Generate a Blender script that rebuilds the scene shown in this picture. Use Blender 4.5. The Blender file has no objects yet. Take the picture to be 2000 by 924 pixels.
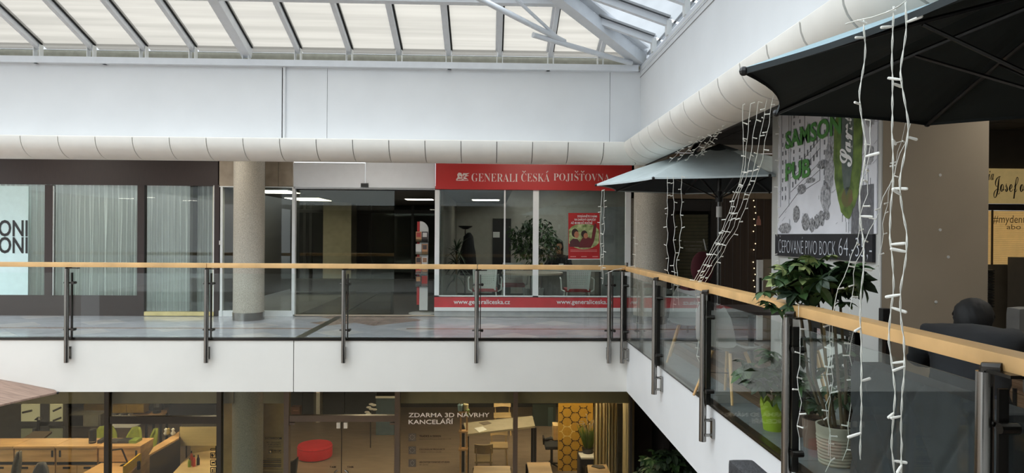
import bpy, bmesh, math, random
from mathutils import Vector, Matrix
random.seed(7)
R = math.radians
C = bpy.context.scene.collection
sc = bpy.context.scene
# ------------------------------------------------------------------ camera
F = 1333.0
EYE = Vector((0, 0, 1.455))
Yc = Vector(((957 - 1000) / F, -(459 - 462) / F, -1)).normalized()
Zc = Vector((0.0069, 1, 0)); Zc = (Zc - Yc * Zc.dot(Yc)).normalized()
Xc = Yc.cross(Zc).normalized()
M = Matrix((Xc, Yc, Zc))            # rows: camera coords of the world axes -> world = M @ cam
cd = bpy.data.cameras.new('camera'); cam = bpy.data.objects.new('camera', cd); C.objects.link(cam)
cd.sensor_width = 36; cd.lens = F / 2000 * 36; cd.clip_start = .05; cd.clip_end = 300
cam.matrix_world = Matrix.Translation(EYE) @ M.to_4x4()
sc.camera = cam
# ------------------------------------------------------------------ sky: overcast, brightest at the zenith
w = bpy.data.worlds.new('sky'); sc.world = w; w.use_nodes = True
nt = w.node_tree; nt.nodes.clear()
tc = nt.nodes.new('ShaderNodeTexCoord'); sx = nt.nodes.new('ShaderNodeSeparateXYZ')
mr = nt.nodes.new('ShaderNodeMapRange'); mr.inputs[1].default_value = 0; mr.inputs[2].default_value = 1
mr.inputs[3].default_value = 1 / 3; mr.inputs[4].default_value = 1
SKY = 4.8
mu = nt.nodes.new('ShaderNodeMath'); mu.operation = 'MULTIPLY'; mu.inputs[1].default_value = SKY
bg = nt.nodes.new('ShaderNodeBackground'); bg.inputs[0].default_value = (0.93, 0.97, 1.0, 1)
wo = nt.nodes.new('ShaderNodeOutputWorld')
nt.links.new(tc.outputs['Generated'], sx.inputs[0]); nt.links.new(sx.outputs[2], mr.inputs[0])
nt.links.new(mr.outputs[0], mu.inputs[0]); nt.links.new(mu.outputs[0], bg.inputs[1]); nt.links.new(bg.outputs[0], wo.inputs[0])
vs = sc.view_settings; vs.view_transform = 'Standard'; vs.look = 'None'; vs.gamma = 1; vs.use_curve_mapping = False
vs.exposure = 0.14
cy = sc.cycles
cy.max_bounces = 7; cy.diffuse_bounces = 4; cy.glossy_bounces = 4; cy.transparent_max_bounces = 24; cy.transmission_bounces = 4
cy.sample_clamp_indirect = 4; cy.use_denoising = True; cy.caustics_reflective = False; cy.caustics_refractive = False

# ------------------------------------------------------------------ helpers
def lin(c):
    return tuple(((x / 255) / 12.92 if x / 255 <= .04045 else ((x / 255 + .055) / 1.055) ** 2.4) for x in c)

def P(px, py, X=None, Y=None, Z=None):
    d = M @ Vector(((px - 1000) / F, -(py - 462) / F, -1))
    if Y is not None: t = Y / d.y
    elif X is not None: t = X / d.x
    else: t = (Z - EYE.z) / d.z
    return EYE + d * t
def PX(px, Y, py=460): return P(px, py, Y=Y).x
def PZ(px, py, Y): return P(px, py, Y=Y).z

MATS = {}
def mat(name, col, rough=.6, metal=0, var=.05, scale=8, bump=0, bscale=60, spec=.5, stretch=(1, 1, 1), col2=None, coat=0, emis=None, estr=0):
    if name in MATS: return MATS[name]
    m = bpy.data.materials.new(name); m.use_nodes = True; n = m.node_tree; L = n.links
    b = n.nodes['Principled BSDF']
    c = lin(col); c2 = lin(col2) if col2 else None
    b.inputs['Roughness'].default_value = rough; b.inputs['Metallic'].default_value = metal
    b.inputs['Specular IOR Level'].default_value = spec; b.inputs['Coat Weight'].default_value = coat
    t = n.nodes.new('ShaderNodeTexCoord'); mp = n.nodes.new('ShaderNodeMapping'); mp.inputs['Scale'].default_value = stretch
    L.new(t.outputs['Object'], mp.inputs[0])
    no = n.nodes.new('ShaderNodeTexNoise'); no.inputs['Scale'].default_value = scale; no.inputs['Detail'].default_value = 4
    L.new(mp.outputs[0], no.inputs[0])
    cr = n.nodes.new('ShaderNodeMix'); cr.data_type = 'RGBA'
    lo = [max(0, x * (1 - var * 2)) for x in c]; hi = [min(1, x * (1 + var * 2)) for x in c]
    if c2: lo, hi = c, c2
    cr.inputs[6].default_value = (*lo, 1); cr.inputs[7].default_value = (*hi, 1)
    r2 = n.nodes.new('ShaderNodeMapRange'); r2.inputs[1].default_value = .3; r2.inputs[2].default_value = .7
    L.new(no.outputs[0], r2.inputs[0]); L.new(r2.outputs[0], cr.inputs[0]); L.new(cr.outputs[2], b.inputs['Base Color'])
    if bump:
        n2 = n.nodes.new('ShaderNodeTexNoise'); n2.inputs['Scale'].default_value = bscale; L.new(mp.outputs[0], n2.inputs[0])
        bp = n.nodes.new('ShaderNodeBump'); bp.inputs['Strength'].default_value = bump; bp.inputs['Distance'].default_value = .01
        L.new(n2.outputs[0], bp.inputs['Height']); L.new(bp.outputs[0], b.inputs['Normal'])
    if emis:
        b.inputs['Emission Color'].default_value = (*lin(emis), 1); b.inputs['Emission Strength'].default_value = estr
    MATS[name] = m; return m

def glassmat(name, tint=(240, 245, 243), base=.05, mx=1.0, rough=0.0):
    if name in MATS: return MATS[name]
    m = bpy.data.materials.new(name); m.use_nodes = True; n = m.node_tree; L = n.links; n.nodes.clear()
    g = n.nodes.new('ShaderNodeNewGeometry'); dp = n.nodes.new('ShaderNodeVectorMath'); dp.operation = 'DOT_PRODUCT'
    L.new(g.outputs['Normal'], dp.inputs[0]); L.new(g.outputs['Incoming'], dp.inputs[1])
    def ma(op, a, b=None):
        k = n.nodes.new('ShaderNodeMath'); k.operation = op
        if isinstance(a, (int, float)): k.inputs[0].default_value = a
        else: L.new(a, k.inputs[0])
        if b is not None:
            if isinstance(b, (int, float)): k.inputs[1].default_value = b
            else: L.new(b, k.inputs[1])
        return k.outputs[0]
    ab = ma('ABSOLUTE', dp.outputs['Value']); om = ma('SUBTRACT', 1, ab); pw = ma('POWER', om, 5)
    f = ma('ADD', ma('MULTIPLY', pw, (1 - base) * mx), base)
    tr = n.nodes.new('ShaderNodeBsdfTransparent'); tr.inputs[0].default_value = (*lin(tint), 1)
    gl = n.nodes.new('ShaderNodeBsdfGlossy'); gl.inputs['Roughness'].default_value = rough; gl.inputs[0].default_value = (.95, .97, .97, 1)
    mx_ = n.nodes.new('ShaderNodeMixShader'); L.new(f, mx_.inputs[0]); L.new(tr.outputs[0], mx_.inputs[1]); L.new(gl.outputs[0], mx_.inputs[2])
    o = n.nodes.new('ShaderNodeOutputMaterial'); L.new(mx_.outputs[0], o.inputs[0])
    MATS[name] = m; return m

def sheer(name, col, trans=.35, back=.4, stripes=None, vertical=False):
    """thin cloth or twin-wall plastic: part clear, part diffuse, part translucent"""
    if name in MATS: return MATS[name]
    m = bpy.data.materials.new(name); m.use_nodes = True; n = m.node_tree; L = n.links; n.nodes.clear()
    tr = n.nodes.new('ShaderNodeBsdfTransparent'); tr.inputs[0].default_value = (*lin(col), 1)
    df = n.nodes.new('ShaderNodeBsdfDiffuse'); df.inputs[0].default_value = (*lin(col), 1)
    tl = n.nodes.new('ShaderNodeBsdfTranslucent'); tl.inputs[0].default_value = (*lin(col), 1)
    if stripes:
        t = n.nodes.new('ShaderNodeTexCoord'); mp = n.nodes.new('ShaderNodeMapping'); mp.inputs['Scale'].default_value = stripes
        no = n.nodes.new('ShaderNodeTexNoise'); no.inputs['Scale'].default_value = 1; no.inputs['Detail'].default_value = 3
        L.new(t.outputs['Object'], mp.inputs[0]); L.new(mp.outputs[0], no.inputs[0])
        mr_ = n.nodes.new('ShaderNodeMapRange'); mr_.inputs[1].default_value = .35; mr_.inputs[2].default_value = .65
        L.new(no.outputs[0], mr_.inputs[0])
        mi = n.nodes.new('ShaderNodeMix'); mi.data_type = 'RGBA'; c = lin(col)
        mi.inputs[6].default_value = (*[x * .84 for x in c], 1); mi.inputs[7].default_value = (*[min(1, x * 1.05) for x in c], 1)
        L.new(mr_.outputs[0], mi.inputs[0])
        for s in (tr, df, tl): L.new(mi.outputs[2], s.inputs[0])
    m1 = n.nodes.new('ShaderNodeMixShader'); m1.inputs[0].default_value = back
    L.new(df.outputs[0], m1.inputs[1]); L.new(tl.outputs[0], m1.inputs[2])
    m2 = n.nodes.new('ShaderNodeMixShader'); m2.inputs[0].default_value = trans
    if vertical:      # woven net: clearer face on, denser where a fold runs edge on
        lw = n.nodes.new('ShaderNodeLayerWeight'); lw.inputs[0].default_value = .5; mr3 = n.nodes.new('ShaderNodeMapRange')
        mr3.inputs[1].default_value = 0; mr3.inputs[2].default_value = .75; mr3.inputs[3].default_value = trans; mr3.inputs[4].default_value = 0
        L.new(lw.outputs['Facing'], mr3.inputs[0]); L.new(mr3.outputs[0], m2.inputs[0])
    L.new(m1.outputs[0], m2.inputs[1]); L.new(tr.outputs[0], m2.inputs[2])
    o = n.nodes.new('ShaderNodeOutputMaterial'); L.new(m2.outputs[0], o.inputs[0])
    MATS[name] = m; return m

class MB:
    def __init__(s): s.b = bmesh.new()
    def face(s, pts):
        try: return s.b.faces.new([s.b.verts.new(p) for p in pts])
        except ValueError: return None
    def box(s, x0, x1, y0, y1, z0, z1, rot=None, bevel=0):
        if x0 > x1: x0, x1 = x1, x0
        if y0 > y1: y0, y1 = y1, y0
        if z0 > z1: z0, z1 = z1, z0
        v = [s.b.verts.new((x, y, z)) for x in (x0, x1) for y in (y0, y1) for z in (z0, z1)]
        fs = [s.b.faces.new([v[i] for i in q]) for q in ((0, 1, 3, 2), (4, 6, 7, 5), (0, 4, 5, 1), (2, 3, 7, 6), (0, 2, 6, 4), (1, 5, 7, 3))]
        if bevel:
            es = list({e for f in fs for e in f.edges})
            r = bmesh.ops.bevel(s.b, geom=es, offset=bevel, segments=2, affect='EDGES', profile=.7)
            v = list({q for f in r['faces'] for q in f.verts} | {q for q in v if q.is_valid})
        if rot is not None:
            for q in v: q.co = rot @ q.co
        return s
    def prism(s, poly, dvec):
        """poly: 3-D outline, dvec: extrusion"""
        d = Vector(dvec); a = [s.b.verts.new(Vector(p)) for p in poly]; c = [s.b.verts.new(Vector(p) + d) for p in poly]
        n = len(a); s.b.faces.new(a[::-1]); s.b.faces.new(c)
        for i in range(n): s.b.faces.new((a[i], a[(i + 1) % n], c[(i + 1) % n], c[i]))
        return s
    def tube(s, pts, r, n=8, cap=True, flat=1):
        pts = [Vector(p) for p in pts]; rr = r if isinstance(r, (list, tuple)) else [r] * len(pts); rings = []
        up = None
        for i, p in enumerate(pts):
            t = (pts[min(i + 1, len(pts) - 1)] - pts[max(i - 1, 0)])
            if t.length < 1e-9: t = Vector((0, 0, 1))
            t.normalize()
            if up is None:
                up = Vector((0, 0, 1)) if abs(t.z) < .9 else Vector((1, 0, 0))
            a = t.cross(up).normalized(); b = a.cross(t).normalized(); up = b
            rings.append([s.b.verts.new(p + a * (rr[i] * math.cos(2 * math.pi * k / n)) + b * (rr[i] * flat * math.sin(2 * math.pi * k / n))) for k in range(n)])
        for i in range(len(rings) - 1):
            for k in range(n):
                s.b.faces.new((rings[i][k], rings[i][(k + 1) % n], rings[i + 1][(k + 1) % n], rings[i + 1][k]))
        if cap:
            s.b.faces.new(rings[0][::-1]); s.b.faces.new(rings[-1])
        return s
    def lathe(s, prof, n=24, c=(0, 0, 0), fn=None):
        c = Vector(c); rings = []
        for r, z in prof:
            if r < 1e-6: rings.append([s.b.verts.new(c + Vector((0, 0, z)))])
            else: rings.append([s.b.verts.new(c + Vector((r * math.cos(2 * math.pi * k / n), r * math.sin(2 * math.pi * k / n), z))) for k in range(n)])
        for a, b in zip(rings, rings[1:]):
            for k in range(n):
                k2 = (k + 1) % n
                if len(a) == 1 and len(b) == 1: continue
                if len(a) == 1: s.b.faces.new((a[0], b[k2], b[k]))
                elif len(b) == 1: s.b.faces.new((a[k], a[k2], b[0]))
                else: s.b.faces.new((a[k], a[k2], b[k2], b[k]))
        return s
    def ball(s, c, r, sc_=(1, 1, 1), u=14, v=9):
        g = bmesh.ops.create_uvsphere(s.b, u_segments=u, v_segments=v, radius=r)
        for q in g['verts']: q.co = Vector((q.co.x * sc_[0], q.co.y * sc_[1], q.co.z * sc_[2])) + Vector(c)
        return s

ORG = {}
def thing(name, label, cat, loc=(0, 0, 0), rz=0, group=None):
    o = bpy.data.objects.new(name, None); o.empty_display_size = .1; C.objects.link(o)
    o.location = loc; o.rotation_euler = (0, 0, rz); o['label'] = label; o['category'] = cat
    if group: o['group'] = group
    ORG[o.name] = Vector(loc); return o
def tag(o, label, cat, group=None, kind=None):
    o['label'] = label; o['category'] = cat
    if group: o['group'] = group
    if kind: o['kind'] = kind
    return o
def obj(name, mb, m, parent=None, smooth=False, local=False, label=None, kind=None, norm=True, mods=None):
    """mb in world coordinates (unless local): the mesh is moved into its parent's frame"""
    me = bpy.data.meshes.new(name)
    if isinstance(mb, MB):
        if norm: bmesh.ops.recalc_face_normals(mb.b, faces=mb.b.faces)
        mb.b.to_mesh(me); mb.b.free()
    else: me = mb
    o = bpy.data.objects.new(name, me); C.objects.link(o)
    if not me.materials: me.materials.append(m)
    if smooth: me.shade_smooth() if smooth is True else me.shade_smooth()
    if smooth == 'auto':
        me.shade_smooth(); me.set_sharp_from_angle(angle=R(35))
    if parent is not None:
        o.parent = parent
        if local: ORG[o.name] = Vector((0, 0, 0))
        else:
            me.transform(Matrix.Translation(-ORG[parent.name])); ORG[o.name] = ORG[parent.name]
    else:
        if not local and kind != 'structure':
            lo = [min(v.co[i] for v in me.vertices) for i in range(3)]; hi = [max(v.co[i] for v in me.vertices) for i in range(3)]
            c = Vector(((lo[0] + hi[0]) / 2, (lo[1] + hi[1]) / 2, lo[2]))
            me.transform(Matrix.Translation(-c)); o.location = c; ORG[o.name] = c
        else: ORG[o.name] = Vector((0, 0, 0))
    if label: o['label'] = label
    if kind: o['kind'] = kind
    return o
def struct(name, mb, m, parent=None, **k): return obj(name, mb, m, parent, kind='structure' if parent is None else None, **k)
def root(name):
    o = bpy.data.objects.new(name, None); C.objects.link(o); o['kind'] = 'structure'; ORG[o.name] = Vector((0, 0, 0)); return o
def dup(r, loc, rz, label=None, group=None):
    c = r.copy(); C.objects.link(c); c.location = loc; c.rotation_euler = (0, 0, rz)
    if label: c['label'] = label
    if group: c['group'] = group
    def rec(a, b):
        for ch in a.children:
            d = ch.copy(); C.objects.link(d); d.parent = b; rec(ch, d)
    rec(r, c); return c
def inst(name, me, parent, loc, rot=(0, 0, 0), s=1, m=None):
    """a repeat that shares its mesh; loc in world, parent unrotated"""
    o = bpy.data.objects.new(name, me); C.objects.link(o); o.parent = parent
    o.location = Vector(loc) - ORG[parent.name]; o.rotation_euler = rot; o.scale = (s, s, s) if not isinstance(s, tuple) else s
    return o
def mesh_of(name, mb, m, smooth=False):
    me = bpy.data.meshes.new(name); bmesh.ops.recalc_face_normals(mb.b, faces=mb.b.faces); mb.b.to_mesh(me); mb.b.free(); me.materials.append(m)
    if smooth: me.shade_smooth()
    return me
def clip(poly, x0, x1, y0, y1):
    def cut(pl, ax, v, sgn):
        out = []
        for i in range(len(pl)):
            a, b = pl[i], pl[(i + 1) % len(pl)]; da, db = sgn * (a[ax] - v), sgn * (b[ax] - v)
            if da >= 0: out.append(a)
            if (da > 0) != (db > 0) and abs(da - db) > 1e-9 and da * db < 0:
                t = da / (da - db); out.append((a[0] + (b[0] - a[0]) * t, a[1] + (b[1] - a[1]) * t))
        return out
    for ax, v, sg in ((0, x0, 1), (0, x1, -1), (1, y0, 1), (1, y1, -1)):
        poly = cut(poly, ax, v, sg)
        if len(poly) < 3: return None
    return poly
def area(p): return abs(sum(p[i][0] * p[(i + 1) % len(p)][1] - p[(i + 1) % len(p)][0] * p[i][1] for i in range(len(p)))) / 2

def text(name, body, o, ux, uy, width, height, m, parent=None, depth=.002, offset=0, shear=0, align=None, spacing=1, curve_res=3, line=1):
    """flat lettering fitted into width x height, lower left at o, along ux / uy"""
    cu = bpy.data.curves.new(name, 'FONT'); cu.body = body; cu.size = 1; cu.resolution_u = curve_res; cu.offset = offset; cu.shear = shear
    cu.space_character = spacing; cu.space_line = line
    if align: cu.align_x = align
    t = bpy.data.objects.new(name, cu); C.objects.link(t)
    dg = bpy.context.evaluated_depsgraph_get(); me = bpy.data.meshes.new_from_object(t.evaluated_get(dg))
    bpy.data.objects.remove(t); bpy.data.curves.remove(cu)
    xs = [v.co.x for v in me.vertices]; ys = [v.co.y for v in me.vertices]
    if not xs: return None
    kx = width / (max(xs) - min(xs)); ky = height / (max(ys) - min(ys)); x0, y0 = min(xs), min(ys)
    ux = Vector(ux).normalized(); uy = Vector(uy).normalized(); nz = ux.cross(uy)
    o = Vector(o)
    for v in me.vertices:
        v.co = o + ux * ((v.co.x - x0) * kx) + uy * ((v.co.y - y0) * ky) + nz * .0015
    me.name = name; me.materials.clear(); me.materials.append(m)
    return obj(name, me, m, parent)
UX, UZ = Vector((1, 0, 0)), Vector((0, 0, 1))

# ------------------------------------------------------------------ materials
white = mat('white_paint', (226, 228, 230), .55, var=.012, scale=2, bump=.02, bscale=200)
cream = mat('cream_paint', (228, 226, 220), .5, var=.012, scale=2)
covem = mat('cove_sheet', (236, 233, 226), .45, var=.02, scale=3)
alu = mat('white_aluminium', (222, 226, 232), .4, var=.015)
gap = mat('black_gap', (24, 24, 24), .8)
olive = mat('upstand_render', (150, 148, 134), .8, var=.06, scale=12)
steel = mat('brushed_steel', (150, 148, 145), .22, metal=1, var=.03, scale=30, stretch=(1, 1, .05))
dsteel = mat('dark_steel', (70, 68, 66), .3, metal=1, var=.03)
beech = mat('beech_wood', (214, 172, 116), .45, var=.09, scale=3, stretch=(1, 1, 1), bump=.02, coat=.15)
brown = mat('brown_laminate', (50, 37, 34), .5, var=.06, scale=40, stretch=(1, 1, .15))
red = mat('signal_red', (188, 44, 42), .4, var=.01)
granite = mat('granite', (148, 142, 130), .6, var=.12, scale=90, bump=.05, col2=(196, 190, 176))
beigetile = mat('beige_stone', (160, 146, 128), .5, var=.1, scale=5)
frost = mat('white_frame', (230, 232, 232), .45, var=.01)
bright = mat('bright_lettering', (250, 250, 250), .5, var=0)
glass = glassmat('window_glass', (246, 250, 248), .028)
glass_d = glassmat('dark_window_glass', (232, 236, 233), .03)
glass_b = glassmat('balustrade_glass', (250, 253, 252), .022)
black = mat('black_plastic', (22, 22, 23), .4, var=.03)
blackm = mat('black_fabric', (26, 27, 29), .85, var=.1, scale=30, bump=.05)
whitep = mat('white_plastic', (222, 222, 218), .35, var=.02)
oak = mat('light_oak', (196, 156, 106), .5, var=.12, scale=4, stretch=(.3, 1, 3))
oakl = mat('pale_oak', (214, 186, 136), .5, var=.07, scale=4, stretch=(.4, 1, 3))
greyf = mat('grey_fabric', (92, 88, 82), .9, var=.1, scale=40)
# ------------------------------------------------------------------ main lines of the building
YS = 9.6; XS = P(1224, 767, Y=YS).x        # edges of the gallery slabs
YF = YS + .21; XF = XS + .21               # upper fascias
YW = 12.1                                  # shop fronts of the back gallery
ZB = -.75; ZL = -3.6; ZC = 2.95            # underside of slab, lower floor, gallery ceiling
XL = -9.6; XR = 9.0; YN = -9.0
# slabs
fl = root('floor')
struct('slab_deck', MB().box(XL, XR, YS + .02, 20, ZB + .02, -.02), mat('screed', (120, 118, 116), .8), fl)
struct('slab_deck', MB().box(XS + .02, XR, YN, YS + .02, ZB + .02, -.02), MATS['screed'], fl)
for x0, x1 in ((XL, PX(575, YS) - .006), (PX(575, YS) + .006, XS)):
    struct('wall_slab_edge', MB().box(x0, x1, YS, YS + .04, ZB, -.03), cream)
struct('wall_slab_edge_side', MB().box(XS, XS + .04, YN, YS + .04, ZB, -.03), white)
struct('trim_1', MB().box(XL, XS + .03, YS - .012, YS + .05, -.034, .004), dsteel)
struct('trim_2', MB().box(XS - .012, XS + .05, YN, YS, -.034, .004), dsteel)
# back gallery tiles, laid diagonally
tileA = mat('grey_blue_tile', (176, 178, 186), .16, var=.05, scale=4)
tileB = mat('brown_tile', (150, 132, 124), .2, var=.05, scale=4)
tileC = mat('light_tile', (196, 194, 196), .16, var=.05, scale=4)
s = .52; k = 0
def in_vest(x): return PX(573, YW) < x < PX(848, YW)
for i in range(-24, 30):
    for j in range(-24, 30):
        cx = (i - j) * s * .7071; cyy = 10.9 + (i + j) * s * .7071
        h = s * .7071 - .004
        pl = clip([(cx - h, cyy), (cx, cyy - h), (cx + h, cyy), (cx, cyy + h)], -9.5, 5.4, YS + .05, YW + .12)
        if not pl or area(pl) < .004: continue
        band = abs(cyy - 10.55) < .05 and cx < PX(600, 10.6)
        mid = PX(640, 11.5) < cx < PX(800, 11.5) and 11.2 < cyy
        mt = tileB if (mid or (cx > PX(1000, 10.6) and abs(cyy - 10.55) < .05 and False)) else (tileC if (i + 2 * j) % 5 == 0 else tileA)
        struct('tile', MB().prism([(x, y, -.02) for x, y in pl], (0, 0, .02)), mt, fl)
        k += 1
# inlaid brown strip along the gallery
struct('inlay_strip', MB().box(XL, PX(622, 10.55), 10.5, 10.62, -.001, .0015), tileB, fl)
struct('inlay_strip', MB().box(PX(795, 10.55), 5, 10.5, 10.62, -.001, .0015), tileB, fl)
a = P(586, 659, Z=0); b_ = P(664, 618, Z=0); sd = Vector((.06, 0, 0))
struct('expansion_joint', MB().prism([a - sd, a + sd, b_ + sd, b_ - sd], (0, 0, .004)), dsteel, fl)
# right gallery: striped planks and grey edge tiles
plk = [mat('dark_plank', (70, 52, 42), .35, var=.25, scale=5, stretch=(9, .25, 1), col2=(128, 102, 82)), mat('mid_plank', (88, 70, 57), .35, scale=6, stretch=(9, .25, 1), col2=(58, 43, 36)),
       mat('pale_plank', (150, 128, 106), .35, scale=6, stretch=(12, .25, 1), col2=(74, 56, 45))]
etile = mat('edge_tile', (112, 116, 118), .4, var=.06, scale=6)
pm = [mesh_of('plank', MB().box(-.058, .058, -.598, .598, -.02, 0), m_) for m_ in plk]
XP = XS + .36
for i in range(30):
    for j in range(8):
        y = .9 + j * 1.2 + (.6 if i % 2 else 0)
        if y > 9.2: continue
        inst('plank', pm[random.choice([0, 0, 1, 1, 2])], fl, (XP + .06 + i * .12, y, 0))
em = mesh_of('tile', MB().box(-.149, .149, -.149, .149, -.02, 0), etile)
for j in range(28): inst('tile', em, fl, (XS + .205, .9 + j * .302, 0))
# fascias above the galleries
ZT = P(1250, 138, Y=YF).z
bf = root('wall_back_fascia')
for x0, x1 in ((XL, PX(553, YF, 200) - .02), (PX(553, YF, 200) + .03, PX(637, YF)), (PX(637, YF) + .006, PX(1189, YF)), (PX(1189, YF) + .005, XF)):
    struct('panel', MB().box(x0, x1, YF, YF + .06, 2.6, ZT - .012), white, bf)
struct('edge_bead', MB().box(XL, XF, YF - .015, YF + .05, ZT - .012, ZT + .01), frost, bf)
struct('backing', MB().box(XL, XF, YF + .03, YF + .08, 2.6, ZT - .02), gap, bf)
rf = root('wall_right_fascia')
struct('panel', MB().box(XF, XF + .06, YN, YF + .06, 2.6, ZT - .012), white, rf)
struct('edge_bead', MB().box(XF - .015, XF + .06, YN, YF, ZT - .012, ZT + .012), frost, rf)
struct('edge_bead', MB().box(XF - .008, XF, YN, YF, ZT - .10, ZT - .094), mat('grey_line', (150, 150, 150), .6), rf)
pp = P(556, 200, Y=YF)
tag(obj('drain_pipe', MB().tube([(pp.x, YF - .02, 2.76), (pp.x, YF - .02, ZT)], .02, 10).box(pp.x - .03, pp.x + .03, YF - .045, YF, ZT - .02, ZT + .03), white, smooth='auto'),
    'thin white vertical pipe running up the upper white wall', 'pipe')
tag(obj('cable_tuft', MB().tube([(pp.x - .03, YF - .03, ZT + .03), (pp.x, YF - .05, ZT + .06), (pp.x + .04, YF - .02, ZT + .04), (pp.x + .07, YF - .03, ZT + .02)], .012, 6), black),
    'small black cable tuft on top of the thin vertical pipe', 'cable')
# rounded cove under the fascias, in separate sheets
cv = root('trim_cove')
prof = [(.29, 2.765)] + [(-.04 + .33 * math.cos(t), 2.755 - .27 * math.sin(t)) for t in [R(q) for q in (0, 12, 24, 36, 48, 60, 72, 82, 90)]] + [(-.09, 2.49)]
g = .005
def cove_panel(side, a0, a1):
    m = MB(); rings = []
    g = .005 if side == 'b' else .011
    for e in (a0 + g, a1 - g):
        row = []
        for d, z in prof:
            lim = (XF - d) if side == 'b' else (YF - d)
            q = min(e, lim)
            row.append((q, YF - d, z) if side == 'b' else (XF - d, q, z))
        rings.append([m.b.verts.new(p) for p in row])
    for i in range(len(prof) - 1): m.b.faces.new((rings[0][i], rings[0][i + 1], rings[1][i + 1], rings[1][i]))
    bmesh.ops.remove_doubles(m.b, verts=m.b.verts, dist=1e-5)
    r = bmesh.ops.extrude_face_region(m.b, geom=m.b.faces[:])
    for q in r['geom']:
        if isinstance(q, bmesh.types.BMVert): q.co += Vector((.0, .012, .012)) if side == 'b' else Vector((.012, 0, .012))
    o = obj('panel', m, covem, cv, smooth='auto')
xx = PX(1110, YF - .29, 290)
k = -24
while k < 3:
    a0 = xx + k * .5; a1 = a0 + .5
    if a0 > XF: break
    cove_panel('b', a0, min(a1, XF + .5)); k += 1
y0 = P(1497, 74, X=XF - .29).y
k = -14
while y0 + k * .5 < YF:
    cove_panel('r', y0 + k * .5, min(y0 + (k + 1) * .5, YF + .5)); k += 1
# dark seam backing behind the sheets
m = MB()
for i in range(1, len(prof) - 1):
    (d0, z0), (d1, z1) = prof[i], prof[i + 1]
    m.face([(XL, YF - d0 + .02, z0 + .016), (XL, YF - d1 + .02, z1 + .016), (XF - d1 + .02, YF - d1 + .02, z1 + .016), (XF - d0 + .02, YF - d0 + .02, z0 + .016)])
    m.face([(XF - d0 + .02, YN, z0 + .016), (XF - d1 + .02, YN, z1 + .016), (XF - d1 + .02, YF - d1 + .02, z1 + .016), (XF - d0 + .02, YF - d0 + .02, z0 + .016)])
struct('backing', m, mat('seam_grey', (96, 94, 88), .8), cv)
# ledge closing the cove to the fascia
struct('ledge', MB().box(XL, XF - .28, YF - .285, YF, 2.76, 2.772), covem, cv)
struct('ledge', MB().box(XF - .285, XF, YN, YF - .285, 2.76, 2.772), covem, cv)
# recess behind the cove up to the ceiling
struct('ceiling_bulkhead', MB().box(XL, XF + .09, YF + .09, YF + .13, 2.49, ZC), covem)
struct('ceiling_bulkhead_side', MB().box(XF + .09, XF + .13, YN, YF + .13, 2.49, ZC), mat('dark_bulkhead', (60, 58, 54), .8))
# ceilings
dceil = mat('dark_ceiling_tile', (58, 54, 50), .85, var=.05, scale=5); lceil = mat('light_ceiling_tile', (200, 192, 180), .7, var=.03)
ce = root('ceiling')
struct('ceiling_plane', MB().box(XL, XR, YF + .1, 12.3, ZC + .02, ZC + .1), lceil, ce)
struct('ceiling_plane', MB().box(XF + .1, XR, YN, 11.0, ZC + .015, ZC + .03), mat('ceiling_grid', (96, 90, 82), .7), ce)
dm = mesh_of('tile', MB().box(-.29, .29, -.29, .29, -.0, .012), dceil)
for i in range(9):
    for j in range(18):
        y = .5 + j * .6
        if y < 10.9: inst('tile', dm, ce, (XF + .45 + i * .6, y, ZC))
lm = mesh_of('tile', MB().box(-.745, .745, -.17, .17, 0, .018), lceil)
for i in range(4):
    for j in range(3): inst('tile', lm, ce, (XF + .9 + i * 1.5, 11.2 + j * .35, ZC - .002))
# back wall of the galleries behind the cove, left and right of the shops

# ------------------------------------------------------------------ skylight (hipped, pitch about 19 degrees)
TP = .338
sk = root('skylight'); sk['kind'] = 'structure'
sky_pane = sheer('twinwall_sheet', (162, 158, 150), .5, .5, stripes=(.3, 9, 9))
sky_clear = glassmat('roof_glass', (236, 240, 242), .04)
sky_side = sheer('pale_roof_sheet', (158, 163, 167), .6, .5, stripes=(3, .5, 3))
ZE = 4.02                                                  # underside of the rafters at the eave
def bk(x, t, dz=0): return Vector((x, YF - .02 - t, ZE + TP * t + dz))
def rt(y, t, dz=0): return Vector((XF - .02 - t, y, ZE + TP * t + dz))
def beam(p0, p1, wd, hg, m_, nm='rafter', parent=sk, side=None):
    d = (p1 - p0).normalized(); sd = d.cross(Vector((0, 0, 1))).normalized() * (wd / 2); up = sd.cross(d).normalized() * hg
    if up.z < 0: up = -up
    return obj(nm, MB().prism([p0 - sd, p0 + sd, p0 + sd + up, p0 - sd + up], p1 - p0), m_, parent)
# upstand and eave rails, both sides
sy = YF + .22
struct('upstand', MB().box(XL, XF + .3, sy, sy + .05, ZT - .2, P(900, 103, Y=YF + .15).z), olive, sk)
struct('upstand', MB().box(XF + .22, XF + .27, YN, sy, ZT - .2, P(900, 103, Y=YF + .15).z), olive, sk)
struct('gutter_floor', MB().box(XL, XF + .2, YF + .05, sy, ZT - .1, ZT - .05), olive, sk)
struct('gutter_floor', MB().box(XF + .05, XF + .25, YN, sy, ZT - .1, ZT - .05), olive, sk)
def yz(py, Y, px=0): return P(px, py, Y=Y).z
zb0, zb1 = yz(119.5, YF - .06), yz(106.5, YF - .06)
zb0 = P(900, 135, Y=YF - .06).z; zb1 = P(900, 123, Y=YF - .06).z
struct('eave_beam', MB().box(XL, XF - .05, YF - .10, YF + .02, zb0, zb1), alu, sk)
struct('eave_beam', MB().box(XF - .01, XF + .05, YN, YF, zb0, zb1), alu, sk)
e0 = P(900, 105.5, Y=YF + .15).z; e1 = P(900, 101.5, Y=YF + .15).z
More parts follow.
